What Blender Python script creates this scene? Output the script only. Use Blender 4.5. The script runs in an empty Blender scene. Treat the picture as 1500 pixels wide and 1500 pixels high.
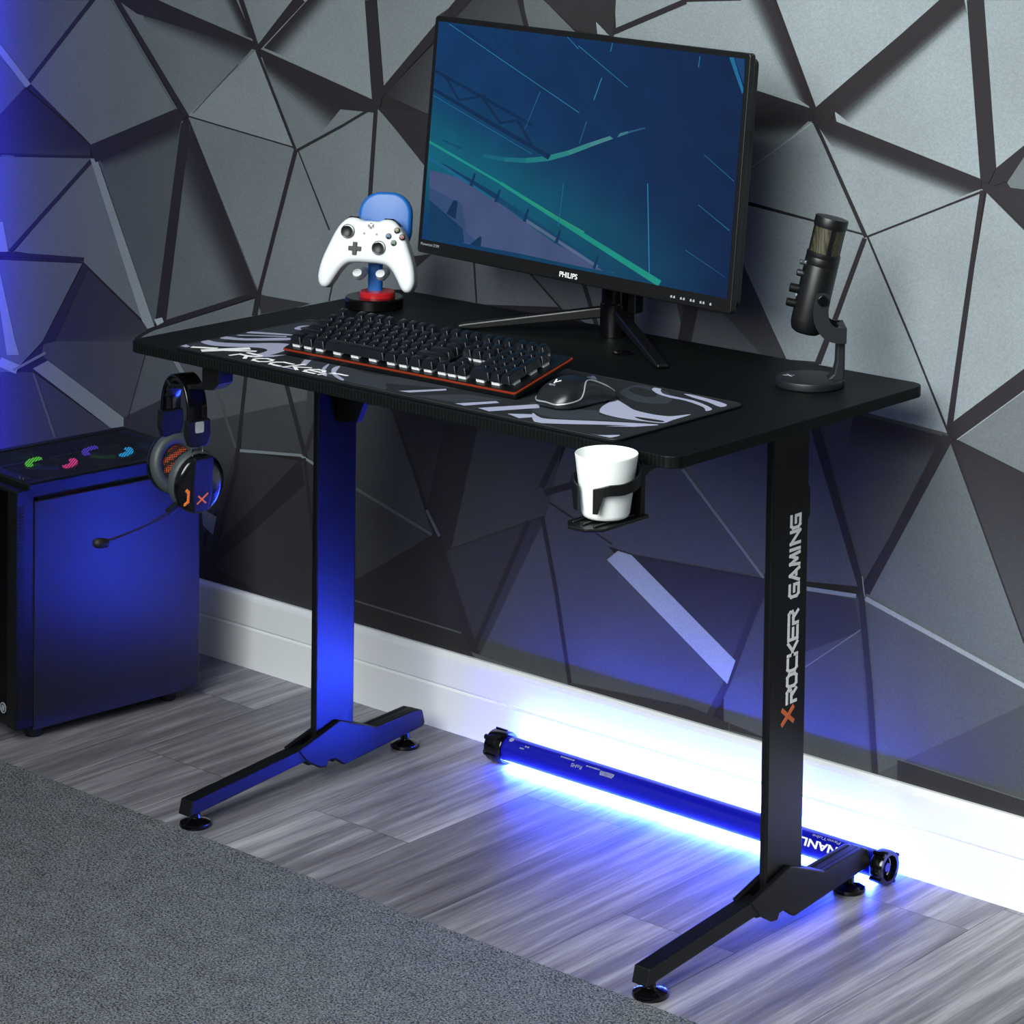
TUBE_COL = (.021, .055, 1.0); TUBE_STR = 700
AMB = .165; EXPO = 0
def LIGHTS():
    area('softbox', (1.05, -2.9, 2.5), (.85, .2, .45), 2.4, 58, (.96, 1, .99), spread=radians(78))
    spot('blue_spot', (.44, -.98, .40), (-.915, .0, .255), 15, .7, 38, (.03, .03, 1), .03)
    area('blue_strip', (-1.72, .30, .72), (-1.66, .355, .72), .03, 1.7, (.02, .02, 1), sy=1.3)
MURAL='0|-224 2521 57 2539 -217 2425|44;0|51 2532 393 2561 558 2237 332 2280 -278 2408|45;0|411 2562 1000 2600 565 2248|48;0|1079 2605 633 2241 641 2211 1147 2092 1093 2606|48;10|633 2241 1079 2605 1082 2595 647 2234|3 3 8 8;10|647 2234 1082 2595 1085 2585 661 2226|8 8 19 19;10|661 2226 1085 2585 1088 2576 675 2218|19 19 32 32;10|675 2218 1088 2576 1091 2566 689 2210|32 32 43 43;10|689 2210 1091 2566 1094 2556 703 2203|43 43 48 48;20|1000 2604 1079 2605 633 2237 616 2201 553 2228|3;20|553 2228 634 2211 1150 2090 1150 2061 569 2196|3;20|1088 2605 1146 2609 1199 2129 1173 2079 1147 2088|4;0|1146 2609 1498 2632 1505 2383 1289 2203 1199 2129|48;20|384 2559 549 2228 563 2234 401 2565|3;10|386 2560 548 2244 534 2250 364 2559|3 3 8 8;10|364 2559 534 2250 519 2257 342 2557|8 8 18 18;10|342 2557 519 2257 505 2263 321 2556|18 18 30 30;10|321 2556 505 2263 491 2269 299 2555|30 30 41 41;10|299 2555 491 2269 476 2275 277 2553|41 41 45 45;20|332 2282 556 2241 554 2203 324 2186|3;0|323 2241 554 2203 320 2034 275 2029|38;10|324 2190 554 2216 534 2199 323 2174|3 3 7 7;10|323 2174 534 2199 514 2182 323 2158|7 7 15 15;10|323 2158 514 2182 494 2165 322 2142|15 15 26 26;10|322 2142 494 2165 474 2148 321 2126|26 26 35 35;10|321 2126 474 2148 454 2131 321 2110|35 35 38 38;0|320 2034 554 2199 755 1881 304 1929|40;20|319 2031 552 2197 549 2199 317 2034|60;0|569 2201 1157 2061 760 1879|45;10|569 2196 1150 2063 1131 2055 584 2180|3 3 8 8;10|584 2180 1131 2055 1112 2047 599 2164|8 8 18 18;10|599 2164 1112 2047 1093 2038 614 2147|18 18 30 30;10|614 2147 1093 2038 1074 2030 629 2131|30 30 41 41;10|629 2131 1074 2030 1054 2022 643 2115|41 41 45 45;20|555 2203 749 1872 762 1878 566 2208|3;20|300 1930 751 1879 753 1885 302 1936|3;20|759 1874 1156 2053 1153 2058 756 1879|3;0|760 1879 1157 2057 1060 1335|45;0|291 1925 755 1881 596 1477 474 1466 289 1755|40;0|755 1881 1060 1335 589 1205 595 1498|42;20|1147 2059 1085 1610 1104 1610 1163 2059|4;20|1086 1613 1049 1343 1070 1344 1104 1613|4;20|758 1875 921 1584 928 1587 765 1878|3;20|920 1587 1057 1328 1064 1332 926 1590|3;20|743 1873 638 1609 656 1606 759 1870|5;20|639 1613 579 1473 601 1469 658 1609|5;0|289 1761 474 1464 208 1473 28 1675|13;10|1173 2075 1293 2078 1426 2083 1431 1864 1296 1961|7;10|1199 2129 1289 2203 1505 2383 1510 2201 1180 2072|5;10|1236 2090 1290 2170 1507 2288 1513 2077 1248 2077|31;0|1169 2053 1296 1959 1521 1789 1522 1750 1306 1554 1059 1345 1097 1612|45;20|1059 1361 1306 1563 1522 1741 1524 1664 1308 1501 1088 1322 1055 1324|5;20|1088 1320 1310 1499 1308 1501 1086 1322|48;20|1307 1496 1526 1660 1525 1662 1305 1499|67;0|1088 1322 1308 1499 1524 1660 1537 1172 1314 1263|31;0|1065 1316 1314 1263 1537 1191 1557 435 1327 772|6 7 10 18 19;20|1057 1325 1325 770 1330 772 1062 1328|3;0|575 1270 723 1352 1060 1335 765 826|20;10|723 1340 1055 1324 1038 1301 719 1314|10 10 8 8;10|719 1314 1038 1301 1021 1278 715 1289|8 8 12 12;10|715 1289 1021 1278 1003 1255 710 1264|12 12 16 16;10|710 1264 1003 1255 986 1232 706 1239|16 16 19 19;10|706 1239 986 1232 969 1209 702 1214|19 19 20 20;0|1060 1329 1327 766 1422 560 1330 648 780 800|29;20|562 1282 754 811 777 821 596 1295|6;20|1038 1331 765 810 793 803 1074 1321|7;0|765 805 1330 648 1553 591 1562 241 1341 232 798 248|24;20|775 783 1328 641 1335 654 783 797|51;20|1325 641 1551 583 1558 597 1332 655|51;10|823 264 1331 594 1549 736 1562 241 1341 238|20;20|553 769 745 784 747 797 555 782|46;20|765 854 774 793 778 794 768 855|48;0|407 771 761 790 804 540 828 255 261 245 283 444|20;10|556 769 741 779 763 693 567 539|15;20|566 533 766 691 764 693 564 535|40;20|752 799 788 534 810 540 774 805|10;20|788 537 817 250 839 257 810 543|10;10|257 417 763 686 811 251 261 245|22;20|414 809 257 419 283 417 436 807|10;20|259 424 160 247 188 242 284 419|10;10|904 331 1338 317 1560 309 1563 231 1341 232 906 233|10;20|901 330 1340 316 1341 319 902 333|27;0|-197 1116 96 1056 407 775 -119 750 -218 757 -481 865 -396 1061|21;20|76 1056 399 774 407 780 85 1063|36;0|80 1162 587 1288 765 822 407 779 90 1051|24;10|-119 750 407 777 428 758 283 455|9 9 11 17;20|-220 712 -175 750 -119 747 301 496 271 416|56;0|-571 917 -218 757 284 423 181 237 -367 254 -772 268|20;0|-966 660 -568 774 -480 809 -772 268 -797 297|13;0|-1361 1043 -1180 1052 -991 656 -1356 743|17;0|-1356 743 -991 644 -1351 419|16;0|-1351 419 -991 641 -772 268 -1349 238|8;0|-1180 1052 -847 1054 -965 613 -998 701|12;10|-941 1039 -776 1054 -902 616 -965 578 -1014 726|6;10|-785 1053 -411 1058 -480 809 -902 612|16;20|-1192 1056 -1011 714 -997 721 -1183 1059|5;20|-1019 715 -915 500 -884 514 -992 726|5;20|-917 504 -804 271 -769 287 -886 517|5;20|-1369 740 -992 643 -986 653 -1362 750|26;20|-1021 725 -961 646 -949 652 -1010 731|26;20|-1354 343 -849 336 -847 342 -1352 350|23;20|-903 613 -491 801 -493 805 -906 617|10;20|-565 777 -799 303 -779 301 -546 775|6;20|-506 800 -439 553 -422 559 -489 806|6;20|-440 557 -375 261 -358 267 -423 562|6;20|-428 1061 -515 898 -491 894 -404 1057|6;20|-485 871 -353 925 -361 945 -494 891|7;20|-473 852 -201 764 -197 769 -469 857|8;20|-803 284 -367 266 -772 251|23;20|-367 277 125 311 444 278 -352 246|10;20|279 305 280 258 284 259 283 306|20;0|-2165 991 -1912 1055 -1961 698 -2158 384|17;0|-1912 1055 -1597 1078 -1601 814 -1937 777|18;0|-1962 773 -1542 795 -1534 235 -2145 234 -2121 391|13;10|-1597 1078 -1529 1052 -1535 784 -1608 820|17;20|-1921 1056 -1972 695 -1951 697 -1903 1057|6;20|-1971 700 -2090 385 -2066 385 -1950 699|6;20|-1715 1055 -1613 808 -1593 816 -1695 1062|7;20|-1940 771 -1626 807 -1625 817 -1939 782|40;20|-1634 808 -1540 781 -1533 790 -1627 817|40;20|-1598 811 -1537 966 -1557 967 -1618 812|10;20|-1615 804 -1539 354 -1526 358 -1601 807|8;10|-1628 800 -1606 711 -2073 325 -2121 353|6;20|-2141 527 -2060 512 -2078 440 -2133 465|40;10|-2147 386 -2073 325 -1760 263 -2157 252|7;0|-2583 1134 -2420 1054 -2540 778 -3060 960 -3040 1030|21;0|-2421 1131 -1500 1407 -1495 1046 -2540 726 -2560 775|25;20|-2449 1078 -2563 773 -2558 773 -2444 1078|10;0|-2815 681 -2165 991 -2121 341 -2497 267|13;20|-3109 900 -3019 945 -2575 793 -2575 760 -2649 742|41;20|-3325 878 -3214 863 -3190 901 -3302 916|58;20|-3225 871 -3029 969 -3037 977 -3233 879|38;0|-3310 856 -3109 886 -2657 741 -2976 601 -3308 517|18;20|-3112 879 -2981 650 -2969 654 -3100 883|28;20|-2107 1038 -1968 781 -1955 786 -2094 1043|23;20|-2307 1056 -2229 976 -2209 986 -2288 1067|38;0|-2626 2366 -2412 2380 -1870 2239 -2228 1968|35;10|-2518 2373 -1877 2253 -1898 2236 -2506 2355|3 3 6 6;10|-2506 2355 -1898 2236 -1918 2218 -2495 2336|6 6 14 14;10|-2495 2336 -1918 2218 -1938 2201 -2483 2318|14 14 23 23;10|-2483 2318 -1938 2201 -1959 2184 -2471 2299|23 23 31 31;10|-2471 2299 -1959 2184 -1979 2166 -2460 2281|31 31 35 35;10|-2626 2366 -2404 2381 -1878 2263 -1870 2234 -2517 2322|3;20|-2645 2368 -2248 1958 -2226 1969 -2625 2377|5;20|-2665 2363 -2300 1980 -2287 1986 -2652 2369|29;0|-2770 2357 -2649 2365 -2291 1985 -2773 1807 -3143 2015|35;20|-2770 2369 -3154 2017 -3135 2009 -2751 2360|6;0|-3664 2300 -2766 2357 -3151 2009 -3664 2272|31;20|-3593 2270 -3330 2118 -3303 2137 -3565 2289|53;20|-3336 2122 -3159 1991 -3130 2008 -3306 2139|53;0|-3664 2300 -3159 1998 -3530 1703 -3660 1690|29;10|-3167 1992 -2773 1807 -2777 1765 -3538 1699|5 6 15 19;20|-3577 1694 -2774 1756 -2773 1764 -3576 1702|6;0|-3660 1676 -2769 1755 -3250 1344 -3658 1300|31;20|-2771 1757 -3262 1344 -3243 1336 -2754 1748|6;20|-3327 1448 -3297 1452 -3263 1340 -3313 1323|53;0|-2761 1751 -2429 1156 -2813 1354 -3229 1344|33;20|-3574 1285 -3260 1322 -3259 1338 -3574 1302|5;20|-3267 1321 -2810 1356 -2809 1372 -3265 1337|5;20|-2777 1754 -2737 1758 -2406 1164 -2444 1149 -2475 1175|48;0|-2737 1764 -2257 1948 -2373 1189 -2410 1171|26;10|-2737 1769 -2265 1957 -2271 1935 -2727 1758|3 3 5 5;10|-2727 1758 -2271 1935 -2276 1913 -2717 1748|5 5 11 11;10|-2717 1748 -2276 1913 -2282 1891 -2706 1738|11 11 18 18;10|-2706 1738 -2282 1891 -2288 1869 -2696 1727|18 18 24 24;10|-2696 1727 -2288 1869 -2293 1846 -2686 1717|24 24 26 26;20|-2785 1803 -2295 1987 -2239 1960 -2287 1930 -2745 1742|3;20|-2268 1937 -2217 1942 -2342 1193 -2403 1175|5;0|-2220 1941 -1852 1365 -2354 1187|30;10|-2216 1937 -1855 1365 -1889 1355 -2228 1876|3 3 6 6;10|-2228 1876 -1889 1355 -1922 1344 -2240 1816|6 6 12 12;10|-2240 1816 -1922 1344 -1955 1334 -2252 1755|12 12 20 20;10|-2252 1755 -1955 1334 -1989 1323 -2264 1694|20 20 27 27;10|-2264 1694 -1989 1323 -2023 1313 -2276 1633|27 27 30 30;20|-2396 1154 -1845 1353 -1854 1370 -2407 1174|5;0|-2406 1149 -1852 1346 -1840 1283 -2505 1094 -2467 1120|33;20|-2407 1190 -2365 1203 -2354 1187 -2391 1169|67;0|-2813 1343 -2437 1150 -2543 1088 -3040 1017|12 15 19 13;0|-3571 1275 -2821 1347 -3053 1015 -3226 869 -3568 817|31;10|-2809 1349 -2781 1337 -2979 1025 -3061 1000|6;20|-3313 1248 -3218 991 -3193 941 -3268 930 -3347 1243|53;0|-1870 2239 -1667 1903 -2232 1968|42;20|-2235 1963 -1676 1902 -1674 1907 -2233 1968|6;20|-1968 2177 -2206 1980 -2203 1978 -1965 2175|19;0|-2400 2381 -1957 2409 -1877 2258|38;0|-1957 2409 -1667 2428 -1870 2253|40;20|-1967 2408 -1879 2244 -1859 2250 -1943 2415|3;20|-1670 2447 -1878 2242 -1859 2233 -1628 2424|3;10|-1616 2431 -1835 2246 -1811 2241 -1589 2433|3 3 7 7;10|-1589 2433 -1811 2241 -1787 2236 -1562 2435|7 7 16 16;10|-1562 2435 -1787 2236 -1764 2231 -1535 2437|16 16 28 28;10|-1535 2437 -1764 2231 -1740 2226 -1508 2438|28 28 37 37;10|-1508 2438 -1740 2226 -1716 2221 -1481 2440|37 37 41 41;10|-1979 2408 -1885 2272 -1900 2275 -1994 2407|3 3 7 7;10|-1994 2407 -1900 2275 -1916 2278 -2009 2406|7 7 15 15;10|-2009 2406 -1916 2278 -1932 2280 -2024 2405|15 15 26 26;10|-2024 2405 -1932 2280 -1947 2283 -2039 2404|26 26 35 35;10|-2039 2404 -1947 2283 -1963 2286 -2054 2403|35 35 38 38;0|-1650 2429 -1316 2451 -1271 2100 -1856 2240|41;20|-1863 2244 -1444 2145 -1278 2105 -1277 2064 -1442 2061 -1849 2216|3;0|-1856 2215 -1442 2061 -1277 2076 -1664 1901|36;10|-1842 2212 -1442 2066 -1462 2047 -1834 2195|3 3 7 7;10|-1834 2195 -1462 2047 -1482 2027 -1826 2178|7 7 15 15;10|-1826 2178 -1482 2027 -1502 2008 -1818 2161|15 15 25 25;10|-1818 2161 -1502 2008 -1522 1988 -1810 2144|25 25 33 33;10|-1810 2144 -1522 1988 -1542 1968 -1802 2127|33 33 36 36;20|-1878 2233 -1676 1896 -1663 1901 -1865 2238|5;20|-1656 1892 -1436 1999 -1442 2007 -1663 1900|6;20|-1440 1997 -1288 2077 -1295 2084 -1447 2004|6;0|-2232 1965 -1667 1903 -1848 1363|36;20|-1676 1899 -1859 1359 -1839 1358 -1656 1897|5;20|-1862 1368 -1883 1277 -1855 1277 -1834 1368|5;10|-1845 1357 -1584 1360 -1670 1331 -1837 1289|13;0|-1667 1901 -1497 1634 -1433 1440 -1567 1326 -1848 1361|36;0|-1667 1901 -1271 2089 -1299 1766 -1433 1440 -1497 1634|37;20|-1657 1893 -1499 1631 -1492 1634 -1651 1895|6;20|-1335 2449 -1280 2453 -1239 2150 -1258 2078 -1294 2098|4;0|-1277 2453 -890 2478 -1239 2150|39;20|-902 2486 -826 2491 -1006 2332 -1246 2121 -1246 2154|5;0|-1239 2131 -993 2333 -1014 2077|6 15 21;0|-890 2478 -623 2495 -592 2412 -993 2333 -995 2416|15 19 21 19 13;20|-640 2503 -604 2403 -584 2408 -620 2508|5;0|-611 2496 -523 2502 -378 2401 -592 2408|29;0|-526 2502 -219 2521 -225 2401 -379 2412|10;20|-225 2409 68 2528 60 2544 -234 2425|5;20|-299 2446 -244 2406 -293 2407|48;10|-1264 2082 -1027 2085 -1037 1898|8;0|-1271 2082 -1030 1901 -980 1500 -1107 1530 -1302 1742|36;20|-1284 2097 -1312 1740 -1292 1741 -1265 2098|5;20|-1438 1610 -1497 1382 -1490 1382 -1432 1610|8;0|-1435 1536 -1108 1553 -982 1662 -980 1500 -1533 1354|35;-2|-993 2310 308 2303 286 1538 -1069 1535|29;0|-1107 1541 -997 1614 -795 1616 -796 1464 -1106 1459|29;0|-810 1614 -569 1610 -434 1504 -796 1464|29;0|-583 1608 -335 1629 -203 1425 -434 1504|26;10|-1092 1590 -1004 1608 -1088 1544|10;20|-818 1615 -802 1461 -795 1462 -810 1616|6;20|-582 1606 -435 1500 -430 1505 -576 1610|6;20|-343 1594 -285 1458 -268 1464 -327 1600|6;0|-334 1606 85 1574 75 1422 -274 1437|27;0|44 1590 294 1752 469 1465 88 1434|15;10|77 1578 131 1581 101 1436 47 1435|6;10|131 1570 232 1573 392 1458 101 1443|21;-10|-220 2617 57 2539 -224 2521|44;-10|-283 2627 320 2833 543 2904 393 2561 51 2545|45;-10|2746 2392 2344 2288 2178 2249 2288 2529 2529 2497|45;-10|551 2894 1000 2600 411 2562|48;-10|2172 2259 1798 2583 2275 2530|48;-10|1093 2606 1121 3123 624 2940 617 2909 1079 2605|48;-10|1715 2592 1691 2103 2115 2226 2120 2252 1728 2591|48;-7|631 2918 1082 2615 1079 2605 617 2909|8 8 3 3;-7|2109 2245 1725 2582 1728 2591 2120 2252|8 8 3 3;-7|645 2928 1084 2625 1082 2615 631 2918|19 19 8 8;-7|2098 2238 1723 2573 1725 2582 2109 2245|19 19 8 8;-7|658 2937 1087 2635 1084 2625 645 2928|32 32 19 19;-7|2088 2231 1721 2564 1723 2573 2098 2238|32 32 19 19;-7|672 2947 1089 2645 1087 2635 658 2937|43 43 32 32;-7|2077 2224 1719 2555 1721 2564 2088 2231|43 43 32 32;-7|685 2956 1092 2655 1089 2645 672 2947|48 48 43 43;-7|2066 2217 1717 2546 1719 2555 2077 2224|48 48 43 43;-4|538 2912 599 2947 617 2913 1079 2605 1000 2596|3;-4|2182 2242 2134 2217 2120 2249 1728 2591 1798 2587|3;-4|2171 2214 1690 2073 1689 2101 2121 2225 2182 2242|3;-4|1121 3127 1146 3139 1174 3093 1146 2609 1088 2605|4;-4|1691 2099 1668 2089 1642 2136 1667 2598 1719 2592|4;-10|1642 2136 1553 2206 1329 2384 1323 2636 1667 2598|48;-4|401 2557 548 2908 534 2911 384 2561|3;-4|2282 2533 2174 2246 2185 2242 2295 2527|3;-7|364 2559 519 2887 533 2895 386 2560|8 8 3 3;-7|2310 2526 2196 2261 2186 2256 2294 2528|8 8 3 3;-7|342 2557 505 2879 519 2887 364 2559|18 18 8 8;-7|2325 2525 2207 2267 2196 2261 2310 2526|18 18 8 8;-7|321 2556 491 2871 505 2879 342 2557|30 30 18 18;-7|299 2555 477 2863 491 2871 321 2556|41 41 30 30;-7|277 2553 463 2855 477 2863 299 2555|45 45 41 41;-4|308 2924 537 2937 540 2900 320 2831|3;-4|2354 2209 2183 2220 2180 2253 2344 2290|3;-10|252 3073 297 3074 537 2937 309 2870|38;-10|2395 2078 2364 2080 2183 2220 2353 2255|38;-7|2355 2199 2198 2216 2182 2231 2354 2213|7 7 3 3;-7|2356 2185 2214 2202 2198 2216 2355 2199|15 15 7 7;-10|2379 1992 2039 1926 2183 2216 2364 2080|40;-4|2366 2080 2186 2216 2185 2214 2364 2078|60;-10|2035 1924 1684 2073 2171 2217|45;-7|2161 2199 1708 2068 1690 2074 2171 2214|8 8 3 3;-7|2150 2184 1725 2061 1708 2068 2161 2199|18 18 8 8;-7|2139 2169 1743 2054 1725 2061 2150 2184|30 30 18 18;-7|2128 2155 1761 2047 1743 2054 2139 2169|41 41 30 30;-7|2117 2140 1778 2040 1761 2047 2128 2155|45 45 41 41;-4|2173 2224 2033 1924 2044 1918 2182 2219|3;-4|2380 1998 2040 1930 2042 1925 2382 1993|3;-4|2038 1924 1687 2070 1685 2065 2036 1919|3;-10|1807 1395 1684 2069 2035 1924|45;-10|2397 1847 2275 1584 2182 1582 2039 1926 2389 1990|40;-10|2182 1600 2199 1344 1807 1395 2039 1926|30;-4|1678 2070 1754 1648 1771 1649 1693 2071|4;-4|1754 1651 1798 1401 1816 1404 1770 1652|4;-4|2031 1923 1909 1645 1915 1643 2036 1921|3;-4|1910 1648 1803 1390 1809 1388 1916 1645|3;-4|2036 1916 2130 1689 2144 1693 2049 1920|5;-4|2128 1692 2179 1574 2195 1579 2143 1696|5;-7|1559 1969 1431 1864 1426 2083 1556 2084 1669 2085|7;-7|1662 2082 1334 2200 1329 2384 1553 2206 1642 2136|5;-7|1599 2084 1338 2073 1332 2287 1553 2173 1609 2097|31;-10|1760 1650 1807 1404 1570 1570 1346 1742 1345 1781 1559 1967 1673 2064|45;-4|1811 1385 1782 1378 1571 1518 1348 1654 1346 1732 1569 1580 1806 1419|5;-4|1785 1378 1571 1519 1569 1516 1783 1376|48;-4|1573 1517 1348 1652 1346 1650 1572 1514|67;-10|1577 1286 1362 1155 1349 1650 1571 1516 1782 1378|31;-10|1590 806 1381 408 1361 1175 1577 1286 1803 1376|19 18 10 7 6;-4|1805 1387 1587 805 1592 804 1810 1386|3;-10|2078 979 1807 1395 2088 1456 2207 1403|20;-7|2093 1423 1827 1366 1811 1385 2089 1445|8 8 10 10;-7|2098 1401 1844 1347 1827 1366 2093 1423|12 12 8 8;-7|2102 1379 1860 1328 1844 1347 2098 1401|16 16 12 12;-7|2107 1358 1876 1309 1860 1328 2102 1379|19 19 16 16;-7|2111 1336 1892 1291 1876 1309 2107 1358|20 20 19 19;-10|2067 953 1594 684 1510 573 1591 800 1807 1389|29;-4|2190 1422 2069 973 2088 968 2216 1415|6;-4|1795 1379 2056 953 2079 965 1826 1394|7;-10|2078 455 1605 277 1386 210 1377 565 1594 684 2079 961|24;-4|2065 950 1588 689 1596 677 2072 939|51;-4|1591 691 1372 570 1379 559 1599 679|51;-7|1605 283 1386 210 1373 713 1595 632 2057 463|20;-4|2243 982 2094 957 2096 946 2245 971|48;-4|2074 1005 2070 948 2073 948 2077 1005|48;-10|2455 751 2478 591 2054 454 2060 715 2083 948 2353 1000|20;-7|2245 769 2086 861 2099 943 2243 970|15;-4|2247 766 2085 861 2084 859 2246 764|41;-4|2072 959 2055 714 2073 713 2090 958|10;-4|2055 717 2045 452 2063 452 2073 717|10;-7|2478 591 2068 454 2086 855 2474 734|23;-7|1990 412 1605 277 1387 200 1384 279 1602 361 1988 502|10;-4|1989 503 1600 361 1601 359 1990 501|27;-10|2562 1285 2353 1008 2078 976 2197 1417 2564 1377|24;-10|-3857 966 -3834 897 -4439 596 -4595 881 -4392 1000|21;-10|-4486 13 -4985 -21 -4934 756 -4108 551|13;-4|-4305 580 -4396 583 -4396 620 -3880 873 -3780 842|60;-4|-3578 893 -3694 858 -3669 823 -3553 858|58;-4|-3649 844 -3860 911 -3869 901 -3657 834|38;-10|-3566 490 -3923 502 -4296 581 -3780 828 -3568 833|18;-4|-3790 823 -3931 557 -3918 555 -3777 821|28;-10|-2237 2814 -1875 2591 -2412 2380 -2626 2366|35;-7|-2507 2393 -1902 2590 -1882 2576 -2518 2373|6 6 3 3;-7|-2495 2413 -1923 2605 -1902 2590 -2507 2393|14 14 6 6;-7|-2484 2433 -1944 2619 -1923 2605 -2495 2413|23 23 14 14;-7|-2473 2453 -1964 2634 -1944 2619 -2484 2433|31 31 23 23;-7|-2462 2473 -1985 2649 -1964 2634 -2473 2453|35 35 31 31;-7|-2518 2424 -1875 2596 -1881 2566 -2404 2381 -2626 2366|3;-4|-2625 2356 -2236 2813 -2258 2821 -2645 2362|5;-4|-2651 2360 -2296 2788 -2309 2793 -2665 2365|29;-10|-3147 2650 -2783 2904 -2300 2789 -2649 2365 -2770 2357|35;-10|-3759 2003 -4172 1762 -4779 1931 -4329 2368 -4183 2359|35;-4|-2751 2356 -3140 2657 -3159 2646 -2770 2346|6;-4|-4206 2362 -3768 1997 -3747 2006 -4184 2371|6;-10|-3236 2274 -3750 1997 -4188 2359 -3236 2300|31;-4|-3331 2289 -3592 2134 -3564 2115 -3304 2271|53;-4|-3308 2506 -3135 2658 -3164 2671 -3338 2519|53;-4|-3589 2136 -3773 1996 -3741 1979 -3558 2119|53;-10|-3232 1706 -3358 1709 -3741 1986 -3236 2300|29;-7|-3350 1706 -4167 1717 -4172 1762 -3733 1980|19 15 6 5;-4|-3313 1712 -4171 1715 -4171 1707 -3312 1704|6;-10|-3229 1325 -3637 1322 -4177 1705 -3232 1692|31;-4|-4194 1696 -3644 1312 -3624 1323 -4173 1707|6;-4|-3571 1308 -3623 1319 -3589 1437 -3559 1436|53;-10|-3659 1319 -4119 1276 -4585 998 -4186 1700|33;-4|-3310 1318 -3627 1316 -3627 1300 -3310 1302|5;-4|-3621 1316 -4124 1295 -4122 1278 -3619 1300|5;-4|-4527 1027 -4566 992 -4615 1003 -4214 1706 -4167 1705|48;-4|-2756 2971 -2297 2844 -2249 2821 -2304 2786 -2795 2906|3;-4|-4204 1689 -4784 1867 -4849 1898 -4774 1933 -4158 1759|3;-10|-3857 952 -4440 942 -4576 992 -4119 1264|13 19 15 12;-10|-3310 840 -3656 831 -3844 952 -4110 1270 -3313 1291|31;-7|-3835 939 -3925 951 -4156 1253 -4124 1270|6;-4|-3536 1231 -3612 901 -3692 900 -3665 955 -3570 1231|53;-10|-2241 2813 -1681 2950 -1875 2591|42;-4|-1971 2642 -2212 2807 -2215 2805 -1974 2639|19;-10|-1881 2571 -1957 2409 -2400 2381|38;-10|-1874 2576 -1667 2428 -1957 2409|40;-4|-1943 2406 -1864 2581 -1884 2585 -1967 2410|3;-4|-1628 2437 -1864 2598 -1882 2586 -1669 2409|3;-7|-1589 2433 -1816 2596 -1840 2588 -1616 2431|7 7 3 3;-7|-1562 2435 -1792 2604 -1816 2596 -1589 2433|16 16 7 7;-7|-1535 2437 -1769 2612 -1792 2604 -1562 2435|28 28 16 16;-7|-1508 2438 -1745 2620 -1769 2612 -1535 2437|37 37 28 28;-7|-1481 2440 -1722 2628 -1745 2620 -1508 2438|41 41 37 37;-7|-1994 2407 -1904 2551 -1888 2556 -1979 2408|7 7 3 3;-7|-2009 2406 -1919 2546 -1904 2551 -1994 2407|15 15 7 7;-7|-2024 2405 -1935 2541 -1919 2546 -2009 2406|26 26 15 15;-7|-2039 2404 -1950 2537 -1935 2541 -2024 2405|35 35 26 26;-7|-2054 2403 -1966 2532 -1950 2537 -2039 2404|38 38 35 35;-10|-1861 2591 -1282 2805 -1316 2451 -1650 2429|41;-4|-1854 2616 -1453 2822 -1289 2840 -1288 2800 -1452 2739 -1868 2586|3;-10|-1678 2952 -1289 2828 -1453 2822 -1861 2616|36;-7|-1839 2639 -1474 2834 -1453 2817 -1847 2621|7 7 3 3;-7|-1832 2657 -1494 2851 -1474 2834 -1839 2639|15 15 7 7;-7|-1825 2675 -1514 2867 -1494 2851 -1832 2657|25 25 15 15;-7|-1817 2693 -1535 2884 -1514 2867 -1825 2675|33 33 25 25;-7|-1810 2711 -1555 2901 -1535 2884 -1817 2693|36 36 33 33;-4|-1869 2592 -1678 2952 -1690 2956 -1882 2595|5;-4|-1460 2878 -1306 2818 -1300 2826 -1453 2886|6;-10|-1519 3237 -1462 3436 -1320 3132 -1282 2817 -1681 2952|37;-4|-1305 2804 -1269 2829 -1249 2760 -1280 2453 -1335 2449|4;-10|-1249 2760 -890 2478 -1277 2453|39;-4|-1255 2755 -1256 2787 -1010 2609 -825 2473 -902 2468|5;-10|-1027 2861 -998 2609 -1249 2778|21 15 6;-10|-997 2527 -998 2609 -595 2582 -623 2495 -890 2478|13 19 21 19 15;-4|-619 2483 -587 2587 -608 2590 -640 2485|5;-10|-595 2587 -383 2621 -523 2502 -611 2496|29;-10|-382 2610 -229 2641 -219 2521 -526 2502|10;-4|-238 2615 60 2535 68 2551 -230 2632|5;-4|-297 2626 -249 2633 -302 2586|48;-7|-1055 3036 -1040 2852 -1276 2824|8;-10|-1323 3155 -1137 3389 -1012 3435 -1049 3033 -1282 2824|36;-4|-1275 2809 -1314 3158 -1333 3156 -1295 2807|5'
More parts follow.
